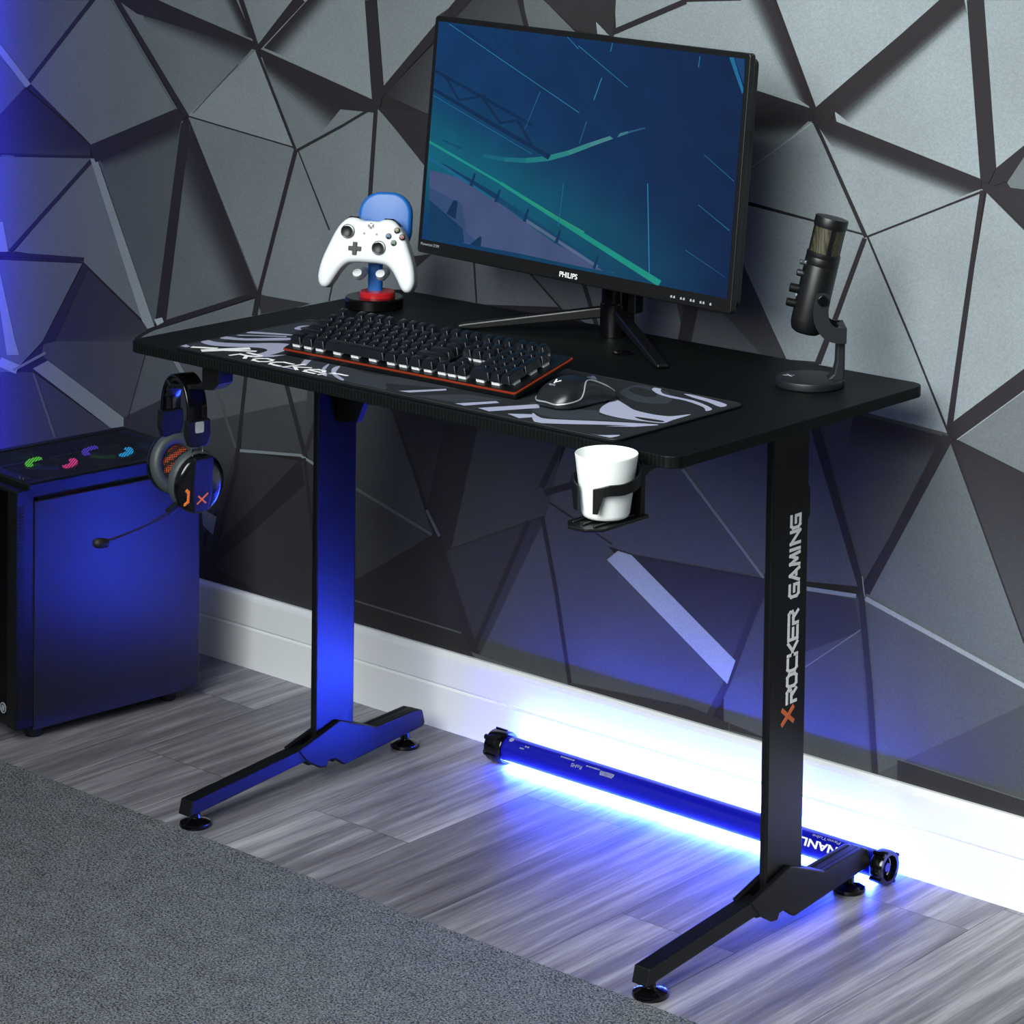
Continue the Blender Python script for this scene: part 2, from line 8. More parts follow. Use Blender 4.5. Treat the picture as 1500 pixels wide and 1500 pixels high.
MATP='1|1000 -966 1360 -926 1519 -837 1572 -933 1754 -936 2060 -849 1878 -934 1552 -1154 1383 -1228 1172 -1164;1|1240 -306 1184 -74 1289 -38 1480 -80 1650 -231 1703 -364 1614 -447 1478 -454 1370 -402;0|1242 -210 1244 -114 1412 -144 1512 -237 1474 -304 1336 -278;2|1318 -482 1525 -592 1664 -670 1804 -686 1887 -678 1968 -637 2028 -504 2038 -727 2046 -832 1935 -880 1740 -920 1574 -903 1504 -850 1436 -736 1388 -600;0|1794 -830 1897 -802 2013 -790 2020 -830 1894 -862;2|1214 -1212 1354 -1284 1486 -1228 1735 -1068 2044 -892 1992 -998 1793 -1139 1602 -1290 1483 -1374 1388 -1413;2|1820 -1171 1981 -985 2052 -918 1972 -1050;2|1776 -1451 1939 -1392 2044 -1293 2047 -1388 1985 -1447;2|1362 -97 1341 -21 1397 0 1421 -72 1507 -148 1646 -160 1781 -168 1916 -212 2040 -286 2040 -357 1954 -278 1749 -210 1620 -210 1478 -176;2|1611 -50 1699 -30 1892 -64 2034 -111 2042 -195 1882 -134 1726 -98;1|-688 -1134 -292 -1071 44 -906 428 -894 336 -1032 29 -1172 -378 -1307;2|95 -1358 294 -1080 330 -1115 187 -1339;2|644 -1367 803 -1122 856 -1148 736 -1374;2|849 -1361 1078 -985 1154 -1073 972 -1383;2|1107 -1348 1254 -1236 1306 -1296 1250 -1394;1|250 -1406 525 -1097 826 -1054 620 -1342;1|-2118 -1348 -2108 -1026 -2176 -594 -2108 -161 -2032 -87 -1867 -513 -2070 -779 -1960 -1300;1|-1134 -1110 -990 -972 -616 -1066 -222 -1190 5 -1452 -240 -1448 -765 -1334;2|-2130 -1187 -2152 -1104 -2022 -1105 -1841 -994 -1722 -853 -1601 -785 -1497 -857 -1426 -1024 -1418 -1184 -1513 -1274 -1507 -1170 -1544 -1051 -1630 -1025 -1710 -1061 -1828 -1146 -1974 -1218;2|-2115 -998 -2141 -918 -1977 -866 -1764 -627 -1698 -690 -1921 -918;2|-2146 -708 -2138 -659 -1841 -524 -1819 -560 -2086 -708;2|-2130 -822 -1816 -592 -1790 -616 -2089 -832;2|-2122 -1400 -2144 -1325 -2056 -1357 -2059 -1401;2|-1112 -1090 -1060 -1072 -955 -1230 -1004 -1245;2|-1990 -342 -2017 -250 -1974 -188 -1968 -298 -1905 -348 -1942 -368;2|-804 -1214 -873 -1088 -856 -1092 -740 -1248 -602 -1365 -658 -1357;2|-738 -1182 -778 -1093 -753 -1082 -620 -1258 -435 -1360 -437 -1393 -605 -1306;2|-1484 -1247 -1326 -1064 -1348 -1183 -1413 -1258;2|-1222 -1357 -960 -1362 -868 -1370 -1127 -1394'
SCR='4a5a86|8 319 124 305 240 244 348 164 453 95 654 16 543 15 343 20 143 18 14 232;39527f|13 242 132 190 155 70 210 25 29 10;123f66|17 184 142 81 150 20 29 0;0e3558|80 135 102 203 117 202 114 118;0e3558|169 15 202 62 209 59 208 15;1a6a94|3 368 231 237 235 249 7 377;0c3f66|51 356 251 236 259 259 53 360;0d4a72|243 235 637 5 643 20 252 258;5b7090|345 167 596 23 600 35 350 181;0d3860|164 278 172 339 166 340 152 280;0d3860|253 226 261 286 255 287 242 228;0d3860|354 163 362 223 356 225 343 166;0d3860|464 96 472 155 466 156 453 98;0d3860|592 16 600 75 594 76 582 18;1e9a92|-2 441 256 311 259 320 2 452;1f9c8c|256 309 791 -4 800 22 260 322;35a37c|341 265 546 163 548 168 342 270;0b4f74|44 461 114 434 117 445 46 467;0e5c7c|114 434 190 416 193 432 116 445;136a82|191 416 265 413 266 432 192 432;1a7888|266 413 338 422 338 444 265 432;228489|339 422 410 446 407 468 336 444;2a8c8c|411 447 479 487 474 507 405 468;3a9092|480 488 547 538 540 555 473 506;4a9298|546 538 612 585 607 599 541 555;3f7f90|612 585 663 621 660 630 607 599;25608a|663 621 714 652 713 657 661 630;0a2f56|0 767 347 585 352 599 4 779;0a2f56|-3 681 411 453 419 474 2 695;0e4570|0 663 400 458 402 463 2 668;0a2f56|34 752 90 650 97 657 41 758;0a2f56|95 651 186 689 184 699 93 661;0a2f56|167 683 241 573 248 580 174 690;0a2f56|242 575 302 601 300 611 240 585;0a2f56|294 602 360 487 366 494 301 609;0a2f56|302 599 344 499 351 504 309 605;1f6f9c|1 659 357 464 358 467 2 662;0b3660|60 972 623 584 636 617 69 994;2a83b4|37 992 500 676 501 679 38 995;0b3660|190 972 242 856 247 860 195 976;0b3660|245 854 324 877 323 884 244 862;0b3660|215 955 344 871 347 878 217 962;0b3660|163 917 233 919 233 927 163 925;0b3660|322 991 486 867 489 874 325 997;0b3660|481 941 600 814 603 819 485 947;2a83b4|436 1006 481 953 483 955 437 1008;2a83b4|481 966 649 815 650 817 482 969;2a83b4|587 961 591 998 589 999 584 961;2a83b4|563 843 543 742 546 741 566 842;2474a4|367 747 325 568 326 568 369 746;2474a4|526 645 508 544 510 544 528 645;2474a4|467 362 461 173 463 173 469 362;2f86b4|733 421 760 43 763 44 736 422;2474a4|862 988 860 939 863 939 865 988;2474a4|899 578 994 487 995 489 900 580;2474a4|893 366 992 281 993 284 894 368;2474a4|864 169 992 86 992 87 865 171;2178aa|951 998 964 1001 1006 857 997 856;1a4a78|965 1001 996 1000 1002 888'
import bpy, bmesh, math, random
from mathutils import Vector, Matrix, Euler
from mathutils.geometry import tessellate_polygon
from math import sin, cos, pi, radians
random.seed(7)
C = bpy.context.scene.collection

# ------------------------------------------------------------------ helpers
def lin(h):
    """#rrggbb -> linear rgba"""
    if isinstance(h, str):
        h = [int(h[i:i+2], 16)/255 for i in (0, 2, 4)]
    return tuple((c/12.92 if c <= .04045 else ((c+.055)/1.055)**2.4) for c in h) + (1,)

def mat(name, col, rough=.5, metal=0, spec=.5, bump=0, bscale=300, var=0, emit=None, estr=0, coat=0):
    m = bpy.data.materials.new(name); m.use_nodes = True
    n = m.node_tree.nodes; l = m.node_tree.links
    b = n['Principled BSDF']
    c = lin(col) if isinstance(col, str) else tuple(col) + (1,)
    b.inputs['Base Color'].default_value = c
    b.inputs['Roughness'].default_value = rough
    b.inputs['Metallic'].default_value = metal
    b.inputs['Specular IOR Level'].default_value = spec
    b.inputs['Coat Weight'].default_value = coat
    if emit:
        b.inputs['Emission Color'].default_value = lin(emit) if isinstance(emit, str) else tuple(emit)+(1,)
        b.inputs['Emission Strength'].default_value = estr
    t = n.new('ShaderNodeTexCoord'); z = n.new('ShaderNodeTexNoise')
    z.inputs['Scale'].default_value = bscale; z.inputs['Detail'].default_value = 3
    l.new(t.outputs['Object'], z.inputs['Vector'])
    r = n.new('ShaderNodeMapRange')
    r.inputs['To Min'].default_value = rough-.05; r.inputs['To Max'].default_value = min(1, rough+.05)
    l.new(z.outputs['Fac'], r.inputs['Value']); l.new(r.outputs['Result'], b.inputs['Roughness'])
    if var:
        mx = n.new('ShaderNodeMix'); mx.data_type = 'RGBA'
        mx.inputs[6].default_value = tuple(q*(1-var) for q in c[:3])+(1,)
        mx.inputs[7].default_value = tuple(min(1, q*(1+var)) for q in c[:3])+(1,)
        l.new(z.outputs['Fac'], mx.inputs[0]); l.new(mx.outputs[2], b.inputs['Base Color'])
    if bump:
        bp = n.new('ShaderNodeBump'); bp.inputs['Strength'].default_value = bump; bp.inputs['Distance'].default_value = .001
        l.new(z.outputs['Fac'], bp.inputs['Height']); l.new(bp.outputs['Normal'], b.inputs['Normal'])
    return m

def obj(name, bm, m, parent=None, M=None, smooth=None, bevel=0, seg=2):
    me = bpy.data.meshes.new(name)
    bmesh.ops.recalc_face_normals(bm, faces=bm.faces)
    bm.to_mesh(me); bm.free()
    o = bpy.data.objects.new(name, me); C.objects.link(o)
    for q in (m if isinstance(m, (list, tuple)) else [m]): me.materials.append(q)
    if M is not None: o.matrix_local = M
    if parent: o.parent = parent
    if smooth is not None:
        for p in me.polygons: p.use_smooth = True
        if smooth < 180: me.set_sharp_from_angle(angle=radians(smooth))
    if bevel:
        d = o.modifiers.new('bevel', 'BEVEL'); d.width = bevel; d.segments = seg; d.limit_method = 'ANGLE'; d.angle_limit = radians(35)
    return o

def tag(o, label, cat=None, group=None, kind=None):
    o['label'] = label
    if cat: o['category'] = cat
    if group: o['group'] = group
    if kind: o['kind'] = kind
    return o

def thing(name, label, cat, loc=(0, 0, 0), rot=(0, 0, 0)):
    o = bpy.data.objects.new(name, None); C.objects.link(o); o.empty_display_size = .05
    o.location = loc; o.rotation_euler = rot
    return tag(o, label, cat)

def struct(o, label):
    o['kind'] = 'structure'; o['label'] = label; o['category'] = o.name.split('_')[0]
    return o

def B(): return bmesh.new()
def T(v): return Matrix.Translation(v)

def box(bm, c, s, M=None):
    r = bmesh.ops.create_cube(bm, size=1, matrix=T(c) @ Matrix.Diagonal((*s, 1)))
    if M is not None: bmesh.ops.transform(bm, matrix=M, verts=r['verts'])
    return r['verts']

def frame(d):
    d = Vector(d).normalized()
    u = d.cross(Vector((0, 0, 1)) if abs(d.z) < .95 else Vector((0, 1, 0))).normalized()
    return d, u, d.cross(u)

def cyl(bm, a, b, r0, r1=None, seg=24, cap=True):
    r1 = r0 if r1 is None else r1
    a, b = Vector(a), Vector(b); d, u, w = frame(b-a)
    A = [bm.verts.new(a+(u*cos(t)+w*sin(t))*r0) for t in [2*pi*i/seg for i in range(seg)]]
    D = [bm.verts.new(b+(u*cos(t)+w*sin(t))*r1) for t in [2*pi*i/seg for i in range(seg)]]
    for i in range(seg): bm.faces.new((A[i], A[(i+1) % seg], D[(i+1) % seg], D[i]))
    if cap: bm.faces.new(A); bm.faces.new(D[::-1])
    return A+D

def lathe(bm, prof, seg=40, M=None):
    """prof: list of (r, z), revolved about z"""
    rings = []
    for r, z in prof:
        if r < 1e-6: rings.append([bm.verts.new((0, 0, z))])
        else: rings.append([bm.verts.new((r*cos(2*pi*i/seg), r*sin(2*pi*i/seg), z)) for i in range(seg)])
    for a, b in zip(rings, rings[1:]):
        if len(a) == 1 and len(b) == 1: continue
        for i in range(seg):
            j = (i+1) % seg
            if len(a) == 1: bm.faces.new((a[0], b[j], b[i]))
            elif len(b) == 1: bm.faces.new((a[i], a[j], b[0]))
            else: bm.faces.new((a[i], a[j], b[j], b[i]))
    if M is not None: bmesh.ops.transform(bm, matrix=M, verts=[v for r in rings for v in r])

def prism(bm, pts, d0, d1, ax='x', M=None):
    """polygon pts in the plane across axis ax, extruded from d0 to d1"""
    def P(p, d): return {'x': (d, p[0], p[1]), 'y': (p[0], d, p[1]), 'z': (p[0], p[1], d)}[ax]
    A = [bm.verts.new(P(p, d0)) for p in pts]; D = [bm.verts.new(P(p, d1)) for p in pts]
    n = len(pts)
    bm.faces.new(A); bm.faces.new(D[::-1])
    for i in range(n): bm.faces.new((A[i], D[i], D[(i+1) % n], A[(i+1) % n]))
    if M is not None: bmesh.ops.transform(bm, matrix=M, verts=A+D)
    return A+D

def sweep(bm, path, sec, closed_sec=True, up=None, cap=True):
    """sweep a 2D section (list of (s,t)) along path; up fixes the t axis. sec may be a function of k/(n-1)"""
    rings = []; n = len(path); P = [Vector(p) for p in path]
    for k in range(n):
        d = (P[min(k+1, n-1)]-P[max(k-1, 0)]).normalized()
        if up is not None:
            t = Vector(up); t = (t-d*t.dot(d)).normalized(); s = t.cross(d)
        else: _, s, t = frame(d)
        sc = sec(k/(n-1)) if callable(sec) else sec
        rings.append([bm.verts.new(P[k]+s*a+t*b) for a, b in sc])
    m = len(rings[0])
    for a, b in zip(rings, rings[1:]):
        for i in range(m): bm.faces.new((a[i], a[(i+1) % m], b[(i+1) % m], b[i]))
    if cap: bm.faces.new(rings[0][::-1]); bm.faces.new(rings[-1])

def circ(r, n=12, r2=None): return [(r*cos(2*pi*i/n), (r2 or r)*sin(2*pi*i/n)) for i in range(n)]
def rrect(w, h, r, n=4):
    out = []
    for cx, cy, a0 in ((w/2-r, h/2-r, 0), (-w/2+r, h/2-r, 90), (-w/2+r, -h/2+r, 180), (w/2-r, -h/2+r, 270)):
        for i in range(n+1):
            a = radians(a0+90*i/n); out.append((cx+r*cos(a), cy+r*sin(a)))
    return out

def spline(pts, n=6, closed=True):
    out = []; N = len(pts)
    for i in range(N if closed else N-1):
        g = lambda k: Vector(pts[k % N] if closed else pts[max(0, min(N-1, k))])
        a, b, c, d = g(i-1), g(i), g(i+1), g(i+2)
        for j in range(n):
            t = j/n
            out.append(tuple(.5*((2*b)+(c-a)*t+(2*a-5*b+4*c-d)*t*t+(3*b-a-3*c+d)*t**3)))
    if not closed: out.append(tuple(pts[-1]))
    return out

def pillow(bm, outline, z0, z1, r, steps=5, M=None):
    """closed outline extruded z0..z1 with rounded rims of radius r"""
    n = len(outline); P = [Vector((*p, 0)) for p in outline]
    area = sum(P[i].x*P[(i+1) % n].y-P[(i+1) % n].x*P[i].y for i in range(n))
    if area < 0: P = P[::-1]
    N = []
    for i in range(n):
        e = (P[(i+1) % n]-P[i-1]).normalized(); N.append(Vector((-e.y, e.x, 0)))
    rings = []
    for k in range(steps+1):
        a = pi/2*k/steps; rings.append((r*(1-sin(a)), z0+r*(1-cos(a))))
    rings += [(i, z0+z1-z) for i, z in rings[::-1]]
    V = [[bm.verts.new(P[i]+N[i]*ins+Vector((0, 0, z))) for i in range(n)] for ins, z in rings]
    for a, b in zip(V, V[1:]):
        for i in range(n): bm.faces.new((a[i], a[(i+1) % n], b[(i+1) % n], b[i]))
    for ring, s in ((V[0], -1), (V[-1], 1)):
        f = bm.faces.new(ring[::s]); f.normal_update(); bmesh.ops.triangulate(bm, faces=[f], ngon_method='EAR_CLIP')
    if M is not None: bmesh.ops.transform(bm, matrix=M, verts=[v for r_ in V for v in r_])

def flat(bm, pts, M, t=.0003, tri=True):
    """polygon (u,v) laid on plane M, t thick"""
    A = [bm.verts.new(M @ Vector((p[0], p[1], 0))) for p in pts]; D = [bm.verts.new(M @ Vector((p[0], p[1], t))) for p in pts]
    n = len(pts)
    f = bm.faces.new(D)
    for i in range(n): bm.faces.new((A[i], A[(i+1) % n], D[(i+1) % n], D[i]))
    if tri: bmesh.ops.triangulate(bm, faces=[f])

GL = {  # stroke alphabet, unit cell
 'R': [[(0, 0), (0, .5), (.8, .5), (1, .62), (1, .86), (.85, 1), (-.02, 1)], [(.5, .5), (1, 0)]],
 'O': [[(.2, 0), (0, .2), (0, .8), (.2, 1), (.8, 1), (1, .8), (1, .2), (.8, 0), (.2, 0)]],
 'C': [[(1, 1), (.2, 1), (0, .8), (0, .2), (.2, 0), (1, 0)]],
 'K': [[(0, 0), (0, 1)], [(1, 1), (.35, .5), (1, 0)], [(0, .5), (.35, .5)]],
 'E': [[(1, 1), (0, 1), (0, 0), (1, 0)], [(0, .5), (.9, .5)]],
 'G': [[(1, 1), (.2, 1), (0, .8), (0, .2), (.2, 0), (1, 0), (1, .5), (.45, .5)]],
 'A': [[(0, 0), (.5, 1), (1, 0)], [(.5, .3), (.8, .3)]], 'M': [[(0, 0), (.15, 1), (.5, .25), (.85, 1), (1, 0)]],
 'I': [[(.1, 0), (.1, 1)]], 'N': [[(0, 0), (0, 1), (1, 0), (1, 1)]],
 'o': [[(.25, 0), (0, .25), (0, .5), (.25, .75), (.75, .75), (1, .5), (1, .25), (.75, 0), (.25, 0)]],
 'c': [[(1, .75), (.25, .75), (0, .5), (0, .25), (.25, 0), (1, 0)]],
 'k': [[(0, 0), (0, 1.1)], [(1, .75), (.3, .38), (1, 0)]],
 'e': [[(0, .38), (1, .38), (1, .55), (.75, .75), (.25, .75), (0, .5), (0, .25), (.25, 0), (1, 0)]],
 'r': [[(0, 0), (.1, .75)], [(.05, .45), (.4, .75), (1.1, .75)]],
}
def stroke(bm, pl, w, M, t=.0004):
    P = [Vector((*p, 0)) for p in pl]
    for i in range(len(P)-1):
        a, b = P[i], P[i+1]; d = (b-a).normalized()*w/2; n = Vector((-d.y, d.x, 0))
        flat(bm, [tuple((a-d+n).xy), tuple((a-d-n).xy), tuple((b+d-n).xy), tuple((b+d+n).xy)], M, t+.00004*(i % 2))
def word(bm, s, M, size, wide, gap, w, shear=0, t=.0004):
    x = 0
    for ch in s:
        if ch == ' ': x += gap*3; continue
        cw = wide*(.2 if ch == 'I' else 1)
        for pl in GL[ch]: stroke(bm, [(x+(p[0]*cw)+shear*p[1]*size, p[1]*size) for p in pl], w, M, t)
        x += cw+gap
    return x
def type_bm(s, size, M, width=None, bold=0, ext=.0002):
    """lettering in the built-in typeface, as mesh"""
    cu = bpy.data.curves.new('lettering', 'FONT'); cu.body = s; cu.size = size; cu.extrude = ext; cu.offset = bold; cu.align_x = 'CENTER'; cu.align_y = 'CENTER'; cu.resolution_u = 3
    o = bpy.data.objects.new('lettering', cu); C.objects.link(o)
    bpy.context.view_layer.update()
    me = bpy.data.meshes.new_from_object(o.evaluated_get(bpy.context.evaluated_depsgraph_get()))
    bpy.data.objects.remove(o)
    bm = B(); bm.from_mesh(me)
    if width:
        xs = [v.co.x for v in bm.verts]; k = width/(max(xs)-min(xs))
        bmesh.ops.scale(bm, vec=(k, 1, 1), verts=bm.verts)
    bmesh.ops.transform(bm, matrix=M, verts=bm.verts)
    return bm
def basis(o, r, u):
    r, u = Vector(r).normalized(), Vector(u); u = (u-r*u.dot(r)).normalized(); n = r.cross(u)
    return Matrix(((r.x, u.x, n.x, o[0]), (r.y, u.y, n.y, o[1]), (r.z, u.z, n.z, o[2]), (0, 0, 0, 1)))

def nums(s): 
    v = [int(q) for q in s.split()]
    return list(zip(v[::2], v[1::2]))

# ------------------------------------------------------------------ materials
def carbon(name, dark, light, rough):
    m = mat(name, dark, rough, spec=.16)
    n = m.node_tree.nodes; l = m.node_tree.links; b = n['Principled BSDF']
    t = n.new('ShaderNodeTexCoord'); mp = n.new('ShaderNodeMapping'); mp.inputs['Rotation'].default_value = (0, 0, radians(38))
    w = n.new('ShaderNodeTexWave'); w.inputs['Scale'].default_value = 62; w.inputs['Distortion'].default_value = .4
    l.new(t.outputs['Object'], mp.inputs['Vector']); l.new(mp.outputs['Vector'], w.inputs['Vector'])
    mx = n.new('ShaderNodeMix'); mx.data_type = 'RGBA'; mx.inputs[6].default_value = lin(dark); mx.inputs[7].default_value = lin(light)
    l.new(w.outputs['Fac'], mx.inputs[0]); l.new(mx.outputs[2], b.inputs['Base Color'])
    return m
black = mat('black powder coated metal', '08090b', .38, spec=.36, bump=.12, bscale=900)
satin = mat('satin black plastic', '0a0b0d', .38, spec=.4)
gloss = mat('gloss black plastic', '08080a', .12)
charc = mat('charcoal matte plastic', '15181d', .45)
rubber = mat('black rubber', '0b0b0c', .6)
carb = carbon('carbon weave laminate', '050607', '0e1213', .5)
white = mat('white plastic', 'e9edee', .35)
cupw = mat('white cup plastic', 'f2f6f4', .3, spec=.4)
paintw = mat('white painted trim', 'e6e9ea', .4, bscale=20)
chrome = mat('bright metal', 'c8ccd2', .15, metal=1)
steel = mat('brushed grey metal', '6b6e74', .35, metal=1)
orange = mat('orange plastic', 'f07a1c', .4)
redor = mat('orange red anodised edge', '7c2a13', .3, spec=.5)
print_w = mat('white print', 'ffffff', .5)
print_o = mat('orange print', 'e8733a', .5)
print_g = mat('grey print', '9aa0aa', .5)
bluepl = mat('blue plastic', '1766b8', .35)
redpl = mat('red plastic', 'b81f22', .25)
yellow = mat('yellow plastic', 'e8a21c', .4)
# ------------------------------------------------------------------ the setting
FY, WY = .343, .355     # baseboard face, wall face
# wallpaper: a flat printed mural of faceted panels; soft shading is drawn in the print, greys run darker low on the wall (a printed picture on a plain flat wall)
def mural():
    bm = B(); col = bm.loops.layers.float_color.new('ink')
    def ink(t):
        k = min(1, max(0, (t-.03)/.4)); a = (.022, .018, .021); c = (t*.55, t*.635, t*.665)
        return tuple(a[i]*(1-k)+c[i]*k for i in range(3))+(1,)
    def poly(pts, tones, y):
        vs = [bm.verts.new((x, y, z)) for x, z in pts]
        for tri in tessellate_polygon([[Vector((x, z, 0)) for x, z in pts]]):
            try: f = bm.faces.new([vs[i] for i in tri])
            except ValueError: continue
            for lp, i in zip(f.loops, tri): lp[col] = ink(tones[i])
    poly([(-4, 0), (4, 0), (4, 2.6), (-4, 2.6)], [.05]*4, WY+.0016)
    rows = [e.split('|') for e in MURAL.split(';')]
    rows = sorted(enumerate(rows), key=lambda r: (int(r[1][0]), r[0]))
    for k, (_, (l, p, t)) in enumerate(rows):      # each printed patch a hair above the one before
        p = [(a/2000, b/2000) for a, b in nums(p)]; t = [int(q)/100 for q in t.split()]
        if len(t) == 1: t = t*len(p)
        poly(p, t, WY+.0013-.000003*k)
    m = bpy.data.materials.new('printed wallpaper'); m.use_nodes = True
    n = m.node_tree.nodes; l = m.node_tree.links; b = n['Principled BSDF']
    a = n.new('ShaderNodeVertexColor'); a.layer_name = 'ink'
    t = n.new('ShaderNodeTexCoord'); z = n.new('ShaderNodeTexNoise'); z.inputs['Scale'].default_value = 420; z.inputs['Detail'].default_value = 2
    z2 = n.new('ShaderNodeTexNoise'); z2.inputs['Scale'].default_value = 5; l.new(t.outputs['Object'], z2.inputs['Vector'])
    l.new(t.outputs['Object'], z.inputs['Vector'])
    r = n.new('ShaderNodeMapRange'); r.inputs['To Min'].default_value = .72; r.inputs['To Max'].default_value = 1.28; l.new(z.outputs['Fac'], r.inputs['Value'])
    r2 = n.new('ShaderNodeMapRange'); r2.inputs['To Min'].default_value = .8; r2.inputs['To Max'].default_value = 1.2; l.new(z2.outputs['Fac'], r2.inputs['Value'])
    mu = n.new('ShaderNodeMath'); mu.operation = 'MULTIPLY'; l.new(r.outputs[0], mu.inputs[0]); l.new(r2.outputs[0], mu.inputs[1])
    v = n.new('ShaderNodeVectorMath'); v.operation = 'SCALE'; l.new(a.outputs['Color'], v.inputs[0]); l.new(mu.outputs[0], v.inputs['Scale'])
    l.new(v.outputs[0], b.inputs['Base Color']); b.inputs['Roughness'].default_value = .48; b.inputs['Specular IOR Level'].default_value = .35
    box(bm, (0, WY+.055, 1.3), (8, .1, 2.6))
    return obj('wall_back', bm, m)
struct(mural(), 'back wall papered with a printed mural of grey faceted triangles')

def planks():
    bm = B(); col = bm.loops.layers.float_color.new('plank')
    W = .2015; x0 = .0475
    ends = {-1: .21, -2: -.055, 1: -.04, 2: .24, 0: .62, -3: .38, -4: -.055, -5: .2}
    box(bm, (0, -1, -.05), (8, 5, .098))
    for f in bm.faces:
        for lp in f.loops: lp[col] = (.5, 0, 0, 1)
    for k in range(-18, 18):
        e = ends.get(k, random.random()*1.2)
        y = e-3*1.22
        while y < .4:
            ya, yb = max(y, -3.4), min(y+1.22, .36)
            y += 1.22
            if yb-ya < .01: continue
            g = .0005; r = random.random(); xa = x0+W*k
            f = bm.faces.new([bm.verts.new(q) for q in ((xa+g, ya+g, 0), (xa+W-g, ya+g, 0), (xa+W-g, yb-g, 0), (xa+g, yb-g, 0))])
            for lp in f.loops: lp[col] = (r, random.random() if 0 else r*7 % 1, 1, 1)
    m = bpy.data.materials.new('grey vinyl wood planks'); m.use_nodes = True
    n = m.node_tree.nodes; l = m.node_tree.links; b = n['Principled BSDF']
    a = n.new('ShaderNodeVertexColor'); a.layer_name = 'plank'; sp = n.new('ShaderNodeSeparateColor'); l.new(a.outputs['Color'], sp.inputs[0])
    t = n.new('ShaderNodeTexCoord')
    cb = n.new('ShaderNodeCombineXYZ'); ml = n.new('ShaderNodeMath'); ml.operation = 'MULTIPLY'; ml.inputs[1].default_value = 37; l.new(sp.outputs[0], ml.inputs[0])
    l.new(ml.outputs[0], cb.inputs[0]); l.new(ml.outputs[0], cb.inputs[1])
    ad = n.new('ShaderNodeVectorMath'); ad.operation = 'ADD'; l.new(t.outputs['Object'], ad.inputs[0]); l.new(cb.outputs[0], ad.inputs[1])
    def grain(sx, sy, d, s):
        mp = n.new('ShaderNodeMapping'); mp.inputs['Scale'].default_value = (sx, sy, 1); l.new(ad.outputs[0], mp.inputs['Vector'])
        z = n.new('ShaderNodeTexNoise'); z.inputs['Scale'].default_value = s; z.inputs['Detail'].default_value = d; z.inputs['Roughness'].default_value = .65; z.inputs['Distortion'].default_value = .3
        l.new(mp.outputs[0], z.inputs['Vector']); return z
    g1 = grain(26, 1.1, 5, 1.6); g2 = grain(9, .9, 3, 1.2); g3 = grain(150, 5, 3, 1.5)
    def mm(op, x, y):
        q = n.new('ShaderNodeMath'); q.operation = op
        for i, s in enumerate((x, y)):
            if isinstance(s, (int, float)): q.inputs[i].default_value = s
            else: l.new(s, q.inputs[i])
        return q.outputs[0]
    s = mm('ADD', mm('MULTIPLY', g1.outputs['Fac'], .5), mm('ADD', mm('MULTIPLY', g2.outputs['Fac'], .32), mm('MULTIPLY', g3.outputs['Fac'], .18)))
    s = mm('ADD', s, mm('MULTIPLY', mm('SUBTRACT', sp.outputs[0], .5), .06))
    cr = n.new('ShaderNodeValToRGB'); e = cr.color_ramp.elements
    e[0].position = .36; e[0].color = lin('4a484d'); e[1].position = .66; e[1].color = lin('b5b3b8')
    q = e.new(.5); q.color = lin('77757b')
    l.new(s, cr.inputs[0])
    mx = n.new('ShaderNodeMix'); mx.data_type = 'RGBA'; mx.inputs[6].default_value = lin('2c2b2e'); l.new(sp.outputs[2], mx.inputs[0]); l.new(cr.outputs[0], mx.inputs[7])
    l.new(mx.outputs[2], b.inputs['Base Color']); b.inputs['Roughness'].default_value = .42; b.inputs['Specular IOR Level'].default_value = .4
    bp = n.new('ShaderNodeBump'); bp.inputs['Strength'].default_value = .12; bp.inputs['Distance'].default_value = .001; l.new(g3.outputs['Fac'], bp.inputs['Height']); l.new(bp.outputs[0], b.inputs['Normal'])
    return obj('floor', bm, m)
struct(planks(), 'floor of grey wood look planks running to the wall')

bm = B()
prism(bm, [(FY, 0), (WY, 0), (WY, .134), (FY+.006, .134), (FY+.001, .129), (FY, .124), (FY, .078), (FY+.0025, .0745), (FY, .071)], -4, 4, 'x')
struct(obj('baseboard_back', bm, paintw), 'tall white painted baseboard with a groove along its middle')

# carpet: short grey loop pile
bm = B()
n_ = 260
box(bm, (0, -1.755, .003), (7.6, 3.0, .0056))
# ragged pile fringe along its edge
for i in range(1500):
    x = -2.2+4.2*i/1500; h = random.uniform(.002, .006)
    w = .0016
    a = bm.verts.new((x-w, -.2552, .0055)); b_ = bm.verts.new((x+w, -.2552, .0055)); c = bm.verts.new((x+random.uniform(-.002, .002), -.2552+h, random.uniform(.001, .005)))
    bm.faces.new((a, b_, c))
m = mat('grey carpet pile', '6a7078', .95, spec=.1)
n = m.node_tree.nodes; l = m.node_tree.links; b = n['Principled BSDF']
t = n.new('ShaderNodeTexCoord')
v1 = n.new('ShaderNodeTexNoise'); v1.inputs['Scale'].default_value = 320; v1.inputs['Detail'].default_value = 2; v1.inputs['Roughness'].default_value = .8
v2 = n.new('ShaderNodeTexVoronoi'); v2.inputs['Scale'].default_value = 260; v3 = n.new('ShaderNodeTexNoise'); v3.inputs['Scale'].default_value = 22; v3.inputs['Detail'].default_value = 3
for q in (v1, v2, v3): l.new(t.outputs['Object'], q.inputs['Vector'])
cr = n.new('ShaderNodeValToRGB'); e = cr.color_ramp.elements; e[0].position = .36; e[0].color = lin('202224'); e[1].position = .68; e[1].color = lin('94999e')
md = n.new('ShaderNodeMath'); md.operation = 'MULTIPLY_ADD'; md.inputs[1].default_value = .10; l.new(v3.outputs['Fac'], md.inputs[0])
ms = n.new('ShaderNodeMath'); ms.operation = 'SUBTRACT'; l.new(v1.outputs['Fac'], ms.inputs[0]); ms.inputs[1].default_value = .05; l.new(ms.outputs[0], md.inputs[2])
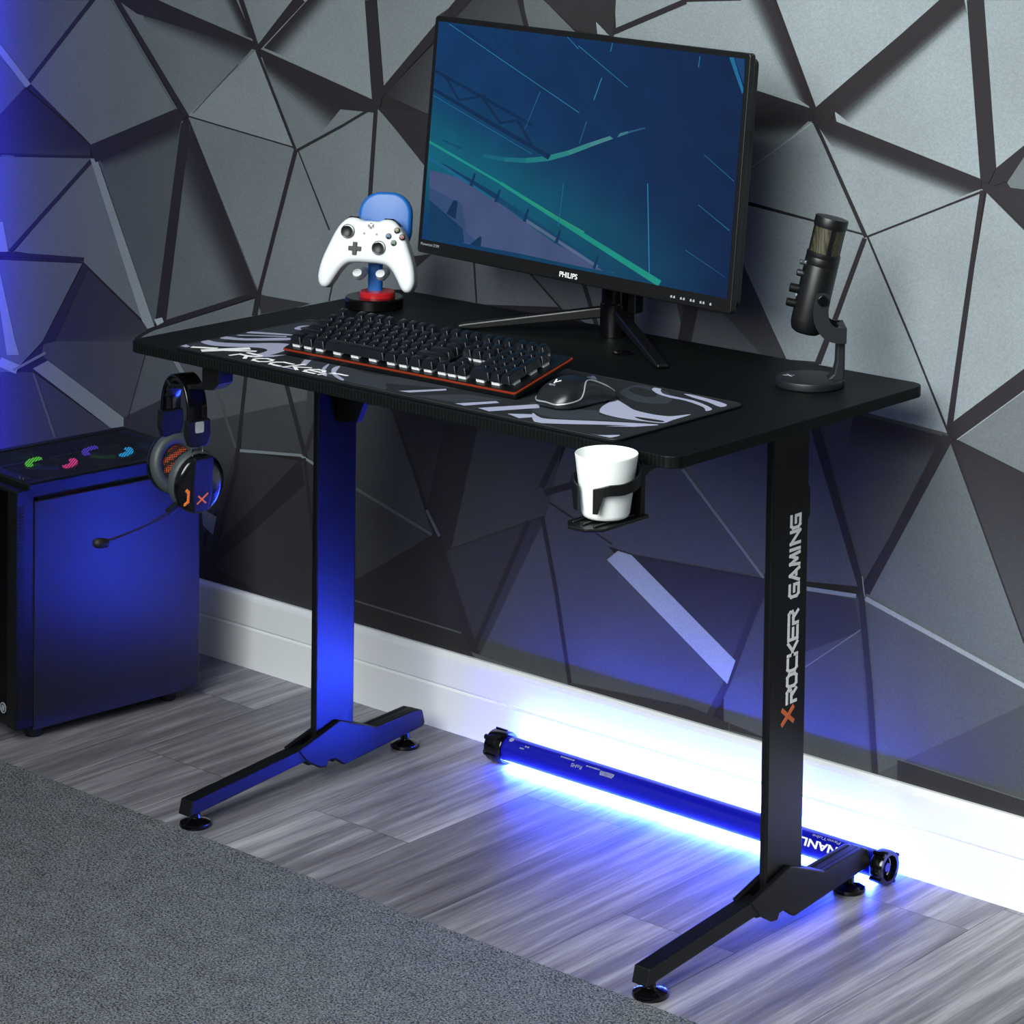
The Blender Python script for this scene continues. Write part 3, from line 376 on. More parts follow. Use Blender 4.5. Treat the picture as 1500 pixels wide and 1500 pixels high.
l.new(md.outputs[0], cr.inputs[0]); l.new(cr.outputs[0], b.inputs['Base Color'])
bp = n.new('ShaderNodeBump'); bp.inputs['Strength'].default_value = .9; bp.inputs['Distance'].default_value = .004; l.new(v1.outputs['Fac'], bp.inputs['Height']); l.new(bp.outputs[0], b.inputs['Normal'])
tag(obj('carpet', bm, m), 'flat dark grey short pile carpet covering the floor in front of the desk', 'carpet')

# ------------------------------------------------------------------ desk
DW, DD, DZ = 1.0575, .589, .75
desk = thing('gaming_desk', 'black gaming desk with carbon weave top on two T shaped legs', 'desk', (0, 0, 0))
bm = B()
o2 = [(x, y) for x, y in rrect(DW, DD, .022, 6)]
prism(bm, o2, DZ-.0165, DZ, 'z')
top = obj('tabletop', bm, carb, desk, bevel=.0012)
for s in (-1, 1):
    xo = s*.4459
    bm = B()
    prism(bm, [(.0286, .06), (.1155, .06), (.1155, DZ-.0165), (.0286, DZ-.0165)], xo-.007, xo+.0055, 'x')
    leg = obj('leg', bm, black, desk, bevel=.0025)
    if s == 1:
        # lettering reads upward on the outer face
        X = xo+.0055
        Mx = basis((X, .0920, .3215), (0, .012, 1), (0, -1, 0))
        bm = B(); L_ = word(bm, 'ROCKER GAMING', Mx, .0215, .0192, .0062, .0052)
        k = .270/L_
        bmesh.ops.transform(bm, matrix=Mx @ Matrix.Diagonal((k, 1, 1, 1)) @ Mx.inverted(), verts=bm.verts)
        tag(obj('lettering', bm, print_w, leg), 'white upward reading lettering')
        bm = B(); Mo = basis((X, .0735, .3035), (0, .012, 1), (0, -1, 0))
        stroke(bm, [(-.0095, -.0125), (.0095, .0125)], .0062, Mo)
        stroke(bm, [(-.0095, .0125), (-.003, .004)], .0062, Mo, .0006); stroke(bm, [(.0025, -.003), (.0095, -.0115)], .0062, Mo, .0006)
        tag(obj('cross_mark', bm, print_o, leg), 'orange cross mark')
        bm = B(); prism(bm, [(.115, .627), (.121, .620), (.122, .580), (.1155, .572)], xo-.007, xo+.004, 'x')
        obj('cable_clip', bm, satin, leg, bevel=.001)
    # foot: two shells that clamp the leg, rear arm, sloping front bar, two pads
    up = [(-.018, .065), (.075, .0905), (.159, .058), (.258, .0625), (.2695, .058), (.276, .036), (.272, .030), (.086, .0145), (.062, .031), (.050, .030), (.046, .0215), (.032, .0235), (.003, .041)]
    bm = B()
    prism(bm, up, xo+.0058, xo+.015, 'x')
    inner = [(y-.004, z) for y, z in up]
    prism(bm, inner, xo-.0165, xo-.0075, 'x')
    prism(bm, [(.119, .0745), (.159, .0572), (.258, .0618), (.269, .0575), (.2755, .036), (.2715, .030), (.119, .0175)], xo-.008, xo+.006, 'x')
    prism(bm, [(-.004, .060), (.029, .06), (.029, .03), (.006, .041)], xo-.008, xo+.006, 'x')
    prism(bm, [(.03, .058), (.118, .058), (.118, .024), (.03, .036)], xo-.007, xo+.006, 'x')
    foot = obj('foot', bm, black, desk, bevel=.0022)
    bm = B(); prism(bm, [(-.2455, .022), (-.2395, .0445), (.006, .0655), (.014, .044)], xo-.0135, xo+.0130, 'x')
    obj('front_bar', bm, black, foot, bevel=.0012)
    for py, h in ((-.2224, .030), (.2434, .035)):
        bm = B()
        lathe(bm, [(0, .0), (.0235, 0), (.0245, .003), (.0235, .0065), (.016, .010), (.0085, .0125), (.0078, .0135), (.0078, h), (0, h)], 32, T((xo, py, 0)))
        obj('levelling_pad', bm, gloss, foot, smooth=40)
# under-top hardware
bm = B(); box(bm, (-.4459, .05, DZ-.0265), (.05, .44, .02)); box(bm, (.4459, .05, DZ-.0265), (.05, .44, .02)); box(bm, (0, .06, DZ-.0315), (.86, .045, .03))
obj('support_frame', bm, black, desk, bevel=.002)
bm = B(); prism(bm, [(-.439, .735), (-.372, .735), (-.372, .625), (-.392, .583), (-.439, .578)], .066, .078, 'y')
obj('side_bracket', bm, black, desk, bevel=.002)
bm = B(); prism(bm, [(.439, .655), (.439, .735), (.375, .735)], .066, .078, 'y')
obj('side_bracket', bm, black, desk, bevel=.002)
# hook for the headset, under the front edge
bm = B(); sweep(bm, [(-.385, -.262, .734), (-.385, -.262, .712), (-.385, -.262, .7075), (-.39, -.262, .703), (-.43, -.262, .6965), (-.466, -.262, .6955), (-.4735, -.262, .7025)], rrect(.032, .0065, .002, 2), up=(0, 0, 1)) if 0 else None
bm.free(); bm = B()
prism(bm, [(-.396, .7335), (-.358, .7335), (-.360, .702), (-.372, .692), (-.470, .680), (-.478, .692), (-.473, .694), (-.467, .687), (-.396, .697)], -.262, -.232, 'y')
tag(obj('headset_hook', bm, satin, desk, bevel=.0015), 'black hook under the front edge')
# cable grommet in the top near the monitor
bm = B(); lathe(bm, [(0, .0), (.016, 0), (.0165, .0012), (.013, .0022), (.0, .0022)], 24, T((.078, .155, DZ))); obj('cable_grommet', bm, gloss, desk, smooth=40)
# cup holder on the front edge
CX, CY, CZ = .459, -.347, .6725
holder = B()
prism(holder, [(-.030, -.040), (-.014, -.058), (.014, -.058), (.030, -.040), (.030, .052), (-.030, .052)], CZ-.0075, CZ-.0025, 'z', T((CX, CY, 0)))
for a in (-.018, 0, .018): box(holder, (CX+a, CY-.005, CZ-.0015), (.004, .080, .003))
prism(holder, [(CY+.0445, CZ-.0075), (CY+.0445, .742), (CY+.051, .742), (CY+.0535, .735), (CY+.0535, CZ-.0075)], CX-.022, CX+.022, 'x')
prism(holder, [(CY+.047, .7335), (CY+.047, .712), (CY+.065, .722), (CY+.13, .728), (CY+.13, .7335)], CX-.02, CX+.02, 'x')
hold = obj('cup_holder', holder, satin, desk, bevel=.0012)
for s in (-1, 1):
    bm = B(); path = []; N = 16
    def pt(a, z, r=.0445): return (CX+s*r*cos(radians(a)), CY+r*sin(radians(a)), z)
    # band from the back plate round to the front, finger hanging down at its end
    top_, bot_ = [], []
    for i in range(N+1):
        a = 72-i*(72+73)/N; q = i/N
        zt = .744-.020*min(1, q*2.2)+.006*max(0, 1-abs(q-.45)/.2)*.6-.006*max(0, q-.8)/.2; zb = zt-.017+.004*q
        if q > .90: zb = .686
        top_.append((a, zt)); bot_.append((a, zb))
    for rr in (.0415, .0450):
        pass
    vs = []
    for (a, zt), (_, zb) in zip(top_, bot_):
        vs.append([bm.verts.new(pt(a, z, r)) for r, z in ((.0418, zt), (.0452, zt), (.0452, zb), (.0418, zb))])
    for A, D in zip(vs, vs[1:]):
        for i in range(4): bm.faces.new((A[i], A[(i+1) % 4], D[(i+1) % 4], D[i]))
    bm.faces.new(vs[0]); bm.faces.new(vs[-1][::-1])
    obj('holder_arm', bm, satin, hold, bevel=.0008)
# cup
bm = B()
lathe(bm, [(0, 0), (.0265, 0), (.0295, .002), (.0312, .006), (.0405, .079), (.0409, .081), (.0403, .082), (.0393, .080), (.0300, .007), (.027, .004), (0, .0035)], 64, T((CX, CY, CZ+.0005)))
tag(obj('cup', bm, cupw, smooth=50), 'plain white tapered cup standing in the black holder at the desk front', 'cup')

# ------------------------------------------------------------------ desk mat
bm = B()
mo = rrect(.853, .281, .012, 5); mo = [(x-.0055, y-.143) for x, y in mo]
MC = (-.0055, -.143)
prism(bm, mo, DZ+.0002, DZ+.0038, 'z')
base_m = mat('black mat fabric', '1d2126', .8, spec=.25, bump=.25, bscale=1500)
m1 = mat('charcoal mat print', '31363e', .8, spec=.25, bump=.25, bscale=1500)
m2 = mat('lavender grey mat print', 'a4a8c0', .8, spec=.25, bump=.25, bscale=1500)
pad = tag(obj('desk_mat', bm, base_m, bevel=.0012), 'long black desk mat with lavender grey swirls lying along the desk front', 'desk mat')
lo = (-.4318, .4206, -.2835, -.0030)
def inside(p): return (min(max(p[0], lo[0]+.004), lo[1]-.004), min(max(p[1], lo[2]+.004), lo[3]-.004))
bm = B(); bm.from_mesh(pad.data); kk = 0
for tone in (1, 2, 0):
    nf_ = set(bm.faces)
    for e in MATP.split(';'):
        k, p = e.split('|')
        if int(k) != tone: continue
        P_ = [inside((a/5000, b_/5000)) for a, b_ in nums(p)]
        P_ = spline(P_, 3) if len(P_) > 4 else P_
        kk += 1
        try: flat(bm, [inside(q) for q in P_], T((0, 0, DZ+.00381+kk*.000012)), .00001)
        except ValueError: pass
    for f in bm.faces:
        if f not in nf_: f.material_index = tone
bm.to_mesh(pad.data); bm.free(); pad.data.materials.append(m1); pad.data.materials.append(m2)
pad.modifiers.clear()
# stitched rim
bm = B(); rim = [(MC[0]+x, MC[1]+y, DZ+.0031) for x, y in rrect(.855, .283, .013, 6)]; rim.append(rim[0])
sweep(bm, rim, circ(.0013, 6), cap=False, up=(0, 0, 1)); obj('stitched_rim', bm, rubber, pad)
bm = B(); Mt = T((0, 0, DZ+.00425))
stroke(bm, [(-.373, -.2735), (-.361, -.2560)], .0165, Mt, .0001); stroke(bm, [(-.3565, -.249), (-.341, -.2265)], .0165, Mt, .00012)
stroke(bm, [(-.4035, -.2705), (-.376, -.2555)], .0095, Mt, .0001); stroke(bm, [(-.352, -.2535), (-.318, -.229)], .0075, Mt, .0001)
word(bm, 'R', basis((-.322, -.2720, DZ+.00425), (1, -.01, 0), (0, 1, 0)), .029, .030, .010, .0062, .25, .0001)
word(bm, 'ocker', basis((-.279, -.2735, DZ+.00425), (1, -.006, 0), (0, 1, 0)), .029, .0255, .0105, .0054, .25, .0001)
tag(obj('lettering', bm, print_w, pad), 'white lettering')
# ------------------------------------------------------------------ monitor
MW, MH = .639, .3783
r_ = Vector((cos(-.0266), sin(-.0266), 0)); f_ = Vector((.0266, 1, 0)).normalized()
u_ = f_*sin(.0773)+Vector((0, 0, cos(.0773)))
r2 = r_*cos(.0174)-u_*sin(.0174); u2 = u_*cos(.0174)+r_*sin(.0174)
MM = basis((-.016, .15, 1.0375), r2, u2)          # z of this frame points to the viewer
mon = thing('monitor', 'wide black computer monitor showing a blue space scene, on a two legged stand', 'monitor', (-.015, .25, DZ+.0003))
Minv = Matrix.Translation((.015, -.25, -DZ-.0003))
bm = B()
prism(bm, rrect(MW, MH, .005, 3), -.012, 0, 'z'); prism(bm, rrect(MW*.98, MH*.96, .01, 3), -.030, -.012, 'z'); box(bm, (0, -.02, -.038), (.30, .22, .02))
obj('housing', bm, satin, mon, Minv @ MM, bevel=.0015)
sx0, sx1, sy0, sy1 = -MW/2+.0085, MW/2-.0085, -MH/2+.0215, MH/2-.0085
def SUV(u, v): return (sx0+(sx1-sx0)*u, sy0+(sy1-sy0)*v)
bm = B(); col = bm.loops.layers.float_color.new('picture')
def spoly(pts, cols, z):
    vs = [bm.verts.new((*SUV(*p), z)) for p in pts]
    for tri in tessellate_polygon([[Vector((*p, 0)) for p in pts]]):
        try: f = bm.faces.new([vs[i] for i in tri])
        except ValueError: continue
        for lp, i in zip(f.loops, tri): lp[col] = cols[i]
GX, GY = 24, 16
def sky(u, v):
    c0, c1, teal = lin('0d3d6e'), lin('0a2750'), lin('0d6a82')
    k = math.exp(-((v-(.40-.44*u))/.20)**2)*max(0, 1-u*1.05)**.8
    return tuple((c0[q]*(1-u)+c1[q]*u)*(1-k)+teal[q]*k for q in range(3))+(1,)
for i in range(GX):
    for j in range(GY):
        q4 = [(i/GX, j/GY), ((i+1)/GX, j/GY), ((i+1)/GX, (j+1)/GY), (i/GX, (j+1)/GY)]
        spoly(q4, [sky(*q) for q in q4], .0004)
def clip(P):
    for ax, lim, s in ((0, 0, 1), (0, 1, -1), (1, 0, 1), (1, 1, -1)):
        out = []
        for i in range(len(P)):
            a, b_ = P[i-1], P[i]; ia, ib = (a[ax]-lim)*s >= 0, (b_[ax]-lim)*s >= 0
            if ia != ib:
                t = (lim-a[ax])/(b_[ax]-a[ax]); out.append((a[0]+t*(b_[0]-a[0]), a[1]+t*(b_[1]-a[1])))
            if ib: out.append(b_)
        P = out
        if not P: return P
    return P
for k, e in enumerate(SCR.split(';')):
    h, p = e.split('|'); P_ = clip([(a/1000, b_/1000) for a, b_ in nums(p)])
    if len(P_) > 2: spoly(P_, [lin(h)]*len(P_), .00045+.000006*k)
m = bpy.data.materials.new('lit screen'); m.use_nodes = True
n = m.node_tree.nodes; l = m.node_tree.links; b = n['Principled BSDF']
a = n.new('ShaderNodeVertexColor'); a.layer_name = 'picture'
t = n.new('ShaderNodeTexCoord'); z = n.new('ShaderNodeTexNoise'); z.inputs['Scale'].default_value = 14; z.inputs['Detail'].default_value = 4; l.new(t.outputs['Object'], z.inputs['Vector'])
r = n.new('ShaderNodeMapRange'); r.inputs['To Min'].default_value = .75; r.inputs['To Max'].default_value = 1.25; l.new(z.outputs['Fac'], r.inputs['Value'])
v = n.new('ShaderNodeVectorMath'); v.operation = 'SCALE'; l.new(a.outputs['Color'], v.inputs[0]); l.new(r.outputs[0], v.inputs['Scale'])
l.new(v.outputs[0], b.inputs['Emission Color']); b.inputs['Emission Strength'].default_value = .76
b.inputs['Base Color'].default_value = (.004, .004, .006, 1); b.inputs["Roughness"].default_value = .35; b.inputs["Specular IOR Level"].default_value = .05
obj('screen', bm, m, mon, Minv @ MM)
bm = type_bm('PHILIPS', .0115, Minv @ MM @ T((.004, -MH/2+.0095, .0004)), .036, .00012); tag(obj('lettering', bm, print_w, mon), 'white maker lettering')
bm = type_bm('Momentum 272M', .0062, Minv @ MM @ T((-MW/2+.0275, -MH/2+.0145, .0004)), .040); tag(obj('lettering', bm, print_g, mon), 'small grey model lettering')
bm = B()
for k in range(5):
    x = MW/2-.112+k*.0185
    for s in range(2 if k < 4 else 1):
        prism(bm, [(x+s*.0055-.0018, -MH/2+.0075), (x+s*.0055+.0018, -MH/2+.0075), (x+s*.0055+.0012, -MH/2+.0115), (x+s*.0055-.0014, -MH/2+.0105)], .0001, .0005, 'z')
obj('button_icons', bm, print_g, mon, Minv @ MM)
bm = B(); cyl(bm, (0, -.004, .0), (0, -.004, .27), .0195, seg=32); box(bm, (.0, .016, .14), (.034, .02, .28)); box(bm, (0, -.035, .235), (.11, .05, .10))
obj('stand_pole', bm, gloss, mon, smooth=35)
for s, tip in ((-1, (-.212, -.128)), (1, (.205, -.140))):
    d = Vector((*tip, 0)); L_ = d.length; M_ = basis((0, 0, 0), d, (0, 0, 1))
    bm = B(); prism(bm, [(.0, .048), (.0, .030), (L_*.9, .0006), (L_, .0006), (L_, .0065), (L_*.96, .009)], -.009, .009, 'z', M_)
    obj('stand_leg', bm, satin, mon, bevel=.0025)
bm = B(); lathe(bm, [(0, 0), (.0215, 0), (.0215, .05), (.0195, .052), (0, .052)], 32, T((0, -.004, .0006))); obj('stand_hub', bm, gloss, mon, smooth=35)
bm = B(); box(bm, (.03, .012, .055), (.016, .02, .035)); obj('cable_clip', bm, satin, mon, bevel=.002)

# ------------------------------------------------------------------ keyboard
U = .0188
kb = thing('keyboard', 'full size black mechanical keyboard with orange red edge, rear raised, on the desk mat', 'keyboard', (-.268, -.2165, .7553), (radians(12.6), 0, radians(1.8)))
KW, KD = .4455, .1325
bm = B(); prism(bm, rrect(KW, KD, .004, 3), 0, .0062, 'z', T((KW/2, KD/2, 0))); obj('base', bm, satin, kb, bevel=.0008)
bm = B(); prism(bm, rrect(KW+.0022, KD+.0022, .005, 3), .0066, .0092, 'z', T((KW/2, KD/2, 0))); obj('edge_plate', bm, redor, kb, bevel=.0007)
bm = B(); prism(bm, rrect(KW-.0025, KD-.0025, .004, 3), .0096, .0106, 'z', T((KW/2, KD/2, 0))); obj('top_plate', bm, satin, kb)
for x in (.05, KW-.05):
    bm = B(); prism(bm, [(KD-.020, 0), (KD-.006, 0), (KD-.001, -.0285), (KD-.008, -.0262)], x-.012, x+.012, 'x'); obj('foot', bm, rubber, kb, bevel=.0006)
keym = mat('black key plastic', '0d0f16', .24, spec=.6); swm = mat('clear white switch plastic', 'e4e8ea', .2, spec=.6)
KC = {}
def key_mesh(w, h):
    if (w, h) in KC: return KC[w, h]
    bm = B(); X, Y = w*U-.0010, h*U-.0010
    z0, z1 = .0052, .0165
    A = [(-X/2, -Y/2), (X/2, -Y/2), (X/2, Y/2), (-X/2, Y/2)]; i = .0029
    D = [(-X/2+i, -Y/2+.0032), (X/2-i, -Y/2+.0032), (X/2-i, Y/2-.0018), (-X/2+i, Y/2-.0018)]
    va = [bm.verts.new((*p, z0)) for p in A]; vd = [bm.verts.new((*p, z1+(.0006 if p[1] > 0 else 0))) for p in D]
    bm.faces.new(va[::-1]); bm.faces.new(vd)
    sides = [bm.faces.new((va[k], va[(k+1) % 4], vd[(k+1) % 4], vd[k])) for k in range(4)]
    ed = [e for e in bm.edges if not (e.verts[0] in va and e.verts[1] in va)]
    bmesh.ops.bevel(bm, geom=ed, offset=.0012, segments=3, affect='EDGES', profile=.5)
    capf = set(bm.faces)
    n_sw = 1 if w < 3 else 3
    for q in range(n_sw):
        x = (q-(n_sw-1)/2)*w*U*.3
        box(bm, (x, 0, .0026), (.0142, .0142, .0052)); box(bm, (x, -.0048, .0050), (.010, .0022, .0018)); box(bm, (x-.003, -.0070, .0036), (.0016, .001, .003)); box(bm, (x+.003, -.0070, .0036), (.0016, .001, .003))
    for f in bm.faces:
        if f not in capf: f.material_index = 1
    bmesh.ops.recalc_face_normals(bm, faces=bm.faces)
    me = bpy.data.meshes.new('key'); bm.to_mesh(me); bm.free(); me.materials.append(keym); me.materials.append(swm)
    for p in me.polygons: p.use_smooth = True
    me.set_sharp_from_angle(angle=radians(28))
    KC[w, h] = me; return me
KX0 = .0075; N0 = 15.28; P0 = 18.56
rows = [(0, [1.25]*3+[6.25]+[1.25]*4), (1, [2.25]+[1]*10+[2.75]), (2, [1.75]+[1]*11+[2.25]), (3, [1.5]+[1]*12+[1.5]), (4, [1]*13+[2]), (5.35, [1, -1]+[1]*4+[-.5]+[1]*4+[-.5]+[1]*4)]
K = []
for y, ws in rows:
    x = 0
    for w in ws:
        if w > 0: K.append((x+w/2, y+.5, w, 1))
        x += abs(w)
K += [(N0+i+.5, .5, 1, 1) for i in range(3)]+[(N0+1.5, 1.5, 1, 1)]+[(N0+i+.5, y+.5, 1, 1) for y in (3, 4, 5.35) for i in range(3)]
K += [(P0+1, .5, 2, 1), (P0+2.5, .5, 1, 1), (P0+3.5, 1, 1, 2), (P0+3.5, 3, 1, 2)]+[(P0+i+.5, y+.5, 1, 1) for y in (1, 2, 3) for i in range(3)]+[(P0+i+.5, 4.5, 1, 1) for i in range(4)]+[(P0+i+.5, 5.85, 1, 1) for i in range(3)]
K.sort(key=lambda k: k[1]-.03*k[0])
rest = K[100:]; proto = None
for x, y, w, h in K[:100]:
    o = bpy.data.objects.new('key', key_mesh(w, h)); C.objects.link(o); o.parent = kb
    o.location = (KX0+x*U, .0070+y*U, .0106)
bm = B()
for x, y, w, h in rest:
    t_ = B(); t_.from_mesh(key_mesh(w, h)); bmesh.ops.translate(t_, vec=(KX0+x*U, .0070+y*U, .0106), verts=t_.verts)
    me = bpy.data.meshes.new('tmp'); t_.to_mesh(me); t_.free(); bm.from_mesh(me); bpy.data.meshes.remove(me)
o = obj('key', bm, [keym, swm], kb); o['kind'] = 'stuff'

# ------------------------------------------------------------------ mouse
ms = thing('mouse', 'curved black wireless mouse with a silver side line, right of the keyboard', 'mouse', (.245, -.156, .7541), (0, 0, radians(-6)))
ML = .113
def lerp(tab, t):
    for (a, va), (b_, vb) in zip(tab, tab[1:]):
        if t <= b_:
            k = (t-a)/(b_-a); k = k*k*(3-2*k) if 0 else k
            return va+(vb-va)*k
    return tab[-1][1]
WT = spline([(0, .010, 0), (.04, .0215, 0), (.16, .031, 0), (.38, .0315, 0), (.62, .0285, 0), (.88, .0300, 0), (.97, .0265, 0), (1, .020, 0)], 6, False)
HT = spline([(0, .008, 0), (.05, .0165, 0), (.18, .0285, 0), (.40, .0365, 0), (.60, .035, 0), (.82, .0255, 0), (.96, .016, 0), (1, .011, 0)], 6, False)
WT = [(p[0], p[1]) for p in [tuple(q) for q in WT]]; HT = [(p[0], p[1]) for p in [tuple(q) for q in HT]]
def MS(t, a, off=0):
    w, h = lerp(WT, t), lerp(HT, t); c, s = cos(a), sin(a)
    x = 1.07*w*(abs(c)**.62)*(1 if c > 0 else -1); z = .003+(h-.003)*max(0, s)**.75
    return Vector((x*(1+off/.03), -ML/2+ML*t, z+off*s))
bm = B(); R_ = []
for i in range(41):
    t = i/40
    R_.append([bm.verts.new(MS(t, pi*j/24)) for j in range(25)])
for A, D in zip(R_, R_[1:]):
    for j in range(24): bm.faces.new((A[j], A[j+1], D[j+1], D[j]))
    bm.faces.new((A[0], D[0], D[-1], A[-1]))
bm.faces.new(R_[0]); bm.faces.new(R_[-1][::-1])
obj('shell', bm, mat('satin black mouse shell', '14171a', .33, spec=.6), ms, smooth=60)
# silver line: low round the palm end, rising over the side to the front
path = [MS(t, radians(a), .0003) for t, a in ((.25, 170), (.12, 168), (.05, 165), (.015, 150), (.004, 90), (.015, 30), (.05, 17), (.12, 13), (.22, 12), (.31, 14), (.37, 24), (.43, 42), (.50, 57), (.60, 63), (.72, 61), (.85, 54), (.97, 42))]
bm = B(); sweep(bm, spline(path, 6, False), circ(.00115, 8)); obj('side_line', bm, mat('silver plastic', 'c4cace', .25, metal=.6), ms, smooth=60)
bm = B(); cyl(bm, (-.0028, .031, .0245), (.0028, .031, .0245), .0085, seg=24); obj('scroll_wheel', bm, chrome, ms, smooth=40)
p0 = MS(.20, radians(100)); p1 = MS(.27, radians(100)); p2 = MS(.2, radians(80))
Mg = basis(p0+Vector((.004, 0, .0006)), p2-p0, p1-p0)
bm = B(); stroke(bm, [(-.0035, .010), (.000, .002)], .0022, Mg, .0003); stroke(bm, [(.0005, .005), (.0050, .0095)], .0017, Mg, .0003)
tag(obj('logo_mark', bm, print_w, ms), 'small white logo')
bm = type_bm('rapoo', .0058, Mg @ T((0, -.0025, .0002)), .012); obj('lettering', bm, print_g, ms)
bm = B(); prism(bm, rrect(.056, .098, .022, 6), .0002, .0035, 'z'); obj('sole', bm, rubber, ms)

# ------------------------------------------------------------------ controller stand and controller
SX, SY = -.4406, .1526
st = thing('controller_stand', 'blue and red holder on a round black base, behind the keyboard left of the monitor', 'controller stand', (SX, SY, DZ))
bm = B(); lathe(bm, [(0, 0), (.0455, 0), (.0475, .002), (.0475, .0165), (.0455, .0185), (0, .0185)], 56); obj('base', bm, gloss, st, smooth=40)
Y_ = Matrix.Rotation(radians(32), 4, 'Z')
bm = B(); sweep(bm, [(0, .006, .018), (0, .008, .07), (0, .014, .13), (0, .019, .17)], rrect(.024, .014, .006, 4), up=(0, 1, 0)); bmesh.ops.transform(bm, matrix=Y_, verts=bm.verts); obj('post', bm, bluepl, st, smooth=40)
bm = B(); lathe(bm, [(0, .0185), (.029, .0185), (.029, .025), (.027, .027), (.018, .027), (0, .027)], 40, T((.003, .004, 0))); obj('collar', bm, redpl, st, smooth=40)
Mb = Y_ @ basis((.015, .0025, .139), (1, 0, 0), (0, .19, 1))
bm = B(); pillow(bm, rrect(.088, .098, .036, 8), -.019, .0, .006, 4, Mb); obj('back_rest', bm, bluepl, st, smooth=40)
bm = B()
for x in (-.018, .018): sweep(bm, [(x, .004, .058), (x, -.012, .056), (x*1.05, -.028, .056), (x*1.05, -.040, .059), (x*1.05, -.045, .064)], circ(.0075, 12), up=(0, 0, 1))
bmesh.ops.transform(bm, matrix=Y_, verts=bm.verts); obj('cradle', bm, white, st, smooth=50)

c_n = Vector((sin(.56), -cos(.56), .20)).normalized()
cr_ = Vector((cos(.56), sin(.56), 0)); cr_ = (cr_*cos(.03)-Vector((0, 0, 1))*sin(.03)); cu_ = c_n.cross(cr_)
MCt = basis(Vector((-.4065, .1040, .8480)), cr_, cu_)
S_ = .0783
ct = thing('game_controller', 'white game controller with black thumbsticks propped upright on the blue holder', 'game controller', MCt.translation, MCt.to_euler())
half = [(0, .665), (.17, .665), (.28, .705), (.44, .705), (.58, .61), (.71, .42), (.83, .14), (.95, -.18), (1.0, -.45), (.99, -.60), (.935, -.71), (.84, -.74), (.745, -.68), (.64, -.50), (.53, -.33), (.40, -.22), (.2, -.19), (0, -.19)]
out = half+[(-x, y) for x, y in half[::-1] if x > 0]
out = [(p[0]*S_, p[1]*S_) for p in spline(out, 3)]
bm = B(); pillow(bm, out, -.030, .0115, .0078, 6); obj('body', bm, white, ct, smooth=50)
bm = B()
for s in (-1, 1):
    pillow(bm, [(s*x*S_, y*S_) for x, y in ((.20, .60), (.27, .735), (.45, .735), (.60, .62), (.60, .55))], -.026, .002, .003, 2)
obj('bumper', bm, gloss, ct, smooth=50)
for x, y in ((-.444, .42), (.225, .125)):
    bm = B(); Mc = T((x*S_, y*S_, .0105))
    lathe(bm, [(.0088, .0), (.0105, .0012), (.0115, .0012), (.0088, .0)], 32, Mc); lathe(bm, [(0, .0015), (.0060, .0015), (.0050, .006), (.0082, .0075), (.0088, .0092), (.0082, .0105), (.006, .0098), (0, .0088)], 32, Mc)
    obj('thumbstick', bm, satin, ct, smooth=40)
bm = B(); box(bm, (-.27*S_, .085*S_, .0125), (.0205, .0068, .004)); box(bm, (-.27*S_, .085*S_, .0125), (.0068, .0205, .0042)); obj('direction_pad', bm, satin, ct, bevel=.0006)
for x, y, c, ch, nm in ((.575, .50, 'b9a23a', 'Y', 'yellow Y'), (.41, .375, '2f74b8', 'X', 'blue X'), (.69, .37, 'c23a3a', 'B', 'red B'), (.525, .245, '3f9a45', 'A', 'green A')):
    bm = B(); lathe(bm, [(0, .010), (.0049, .010), (.0049, .0126), (.0040, .0138), (0, .0142)], 28, T((x*S_, y*S_, 0)))
    bt = obj('face_button', bm, gloss, ct, smooth=40)
    bm = type_bm(ch, .0078, T((x*S_, y*S_, .0142)), None, .0002); tag(obj('button_letter', bm, mat('letter '+nm, c, .4), bt), nm.split()[0]+' letter')
bm = B(); lathe(bm, [(0, .0108), (.0056, .0108), (.0054, .0123), (0, .0127)], 32, T((.03*S_, .56*S_, 0))); gb = obj('guide_button', bm, print_w, ct, smooth=40)
bm = B(); Mx = T((.03*S_, .56*S_, .0126))
for s in (-1, 1):
    flat(bm, [(s*.0012, .0004), (s*.0040, .0032), (s*.0048, .0010), (s*.0046, -.0016), (s*.0036, -.0032)], Mx, .0003)
flat(bm, [(-.003, .0042), (0, .0030), (.003, .0042), (0, .0048)], Mx, .0003); flat(bm, [(0, .0002), (.0028, -.0038), (0, -.0048), (-.0028, -.0038)], Mx, .0003)
obj('guide_mark', bm, gloss, gb)
for x in (-.10, .16):
    bm = B(); lathe(bm, [(0, .011), (.0020, .011), (.0018, .0123), (0, .0125)], 16, T((x*S_, .40*S_, 0))); obj('menu_button', bm, print_g, ct)

# ------------------------------------------------------------------ microphone
mc = thing('microphone', 'black desktop microphone with a wire mesh head tilted back on a round base', 'microphone', (.411, .169, DZ), (0, 0, radians(-50)))
bm = B()
ol = [(.0488*cos(t), .0488*sin(t)) for t in [radians(90+20+i*(360-40)/44) for i in range(45)]]+[(.014, .0488), (-.014, .0488)]
pillow(bm, ol, .0004, .0125, .0022, 3); obj('base', bm, charc, mc, smooth=35)
bm = type_bm('X', .012, T((-.010, -.029, .0126)) @ Matrix.Rotation(radians(50), 4, 'Z'), .018, .0004); obj('base_emblem', bm, print_g, mc)
bm = B(); prism(bm, [(.024, .0115), (.047, .008), (.0488, .016), (.0490, .090), (.0375, .090), (.0365, .036), (.033, .020)], -.0145, .0145, 'x'); obj('stem', bm, charc, mc, bevel=.0025, seg=3)
arm = [(.014, .129), (.0115, .114), (.0135, .098), (.0205, .086), (.031, .0795), (.049, .0785)]
pts = [(p[0], p[1]) for p in spline([(y, z, 0) for y, z in arm], 4, False)]; sa, sb = [], []
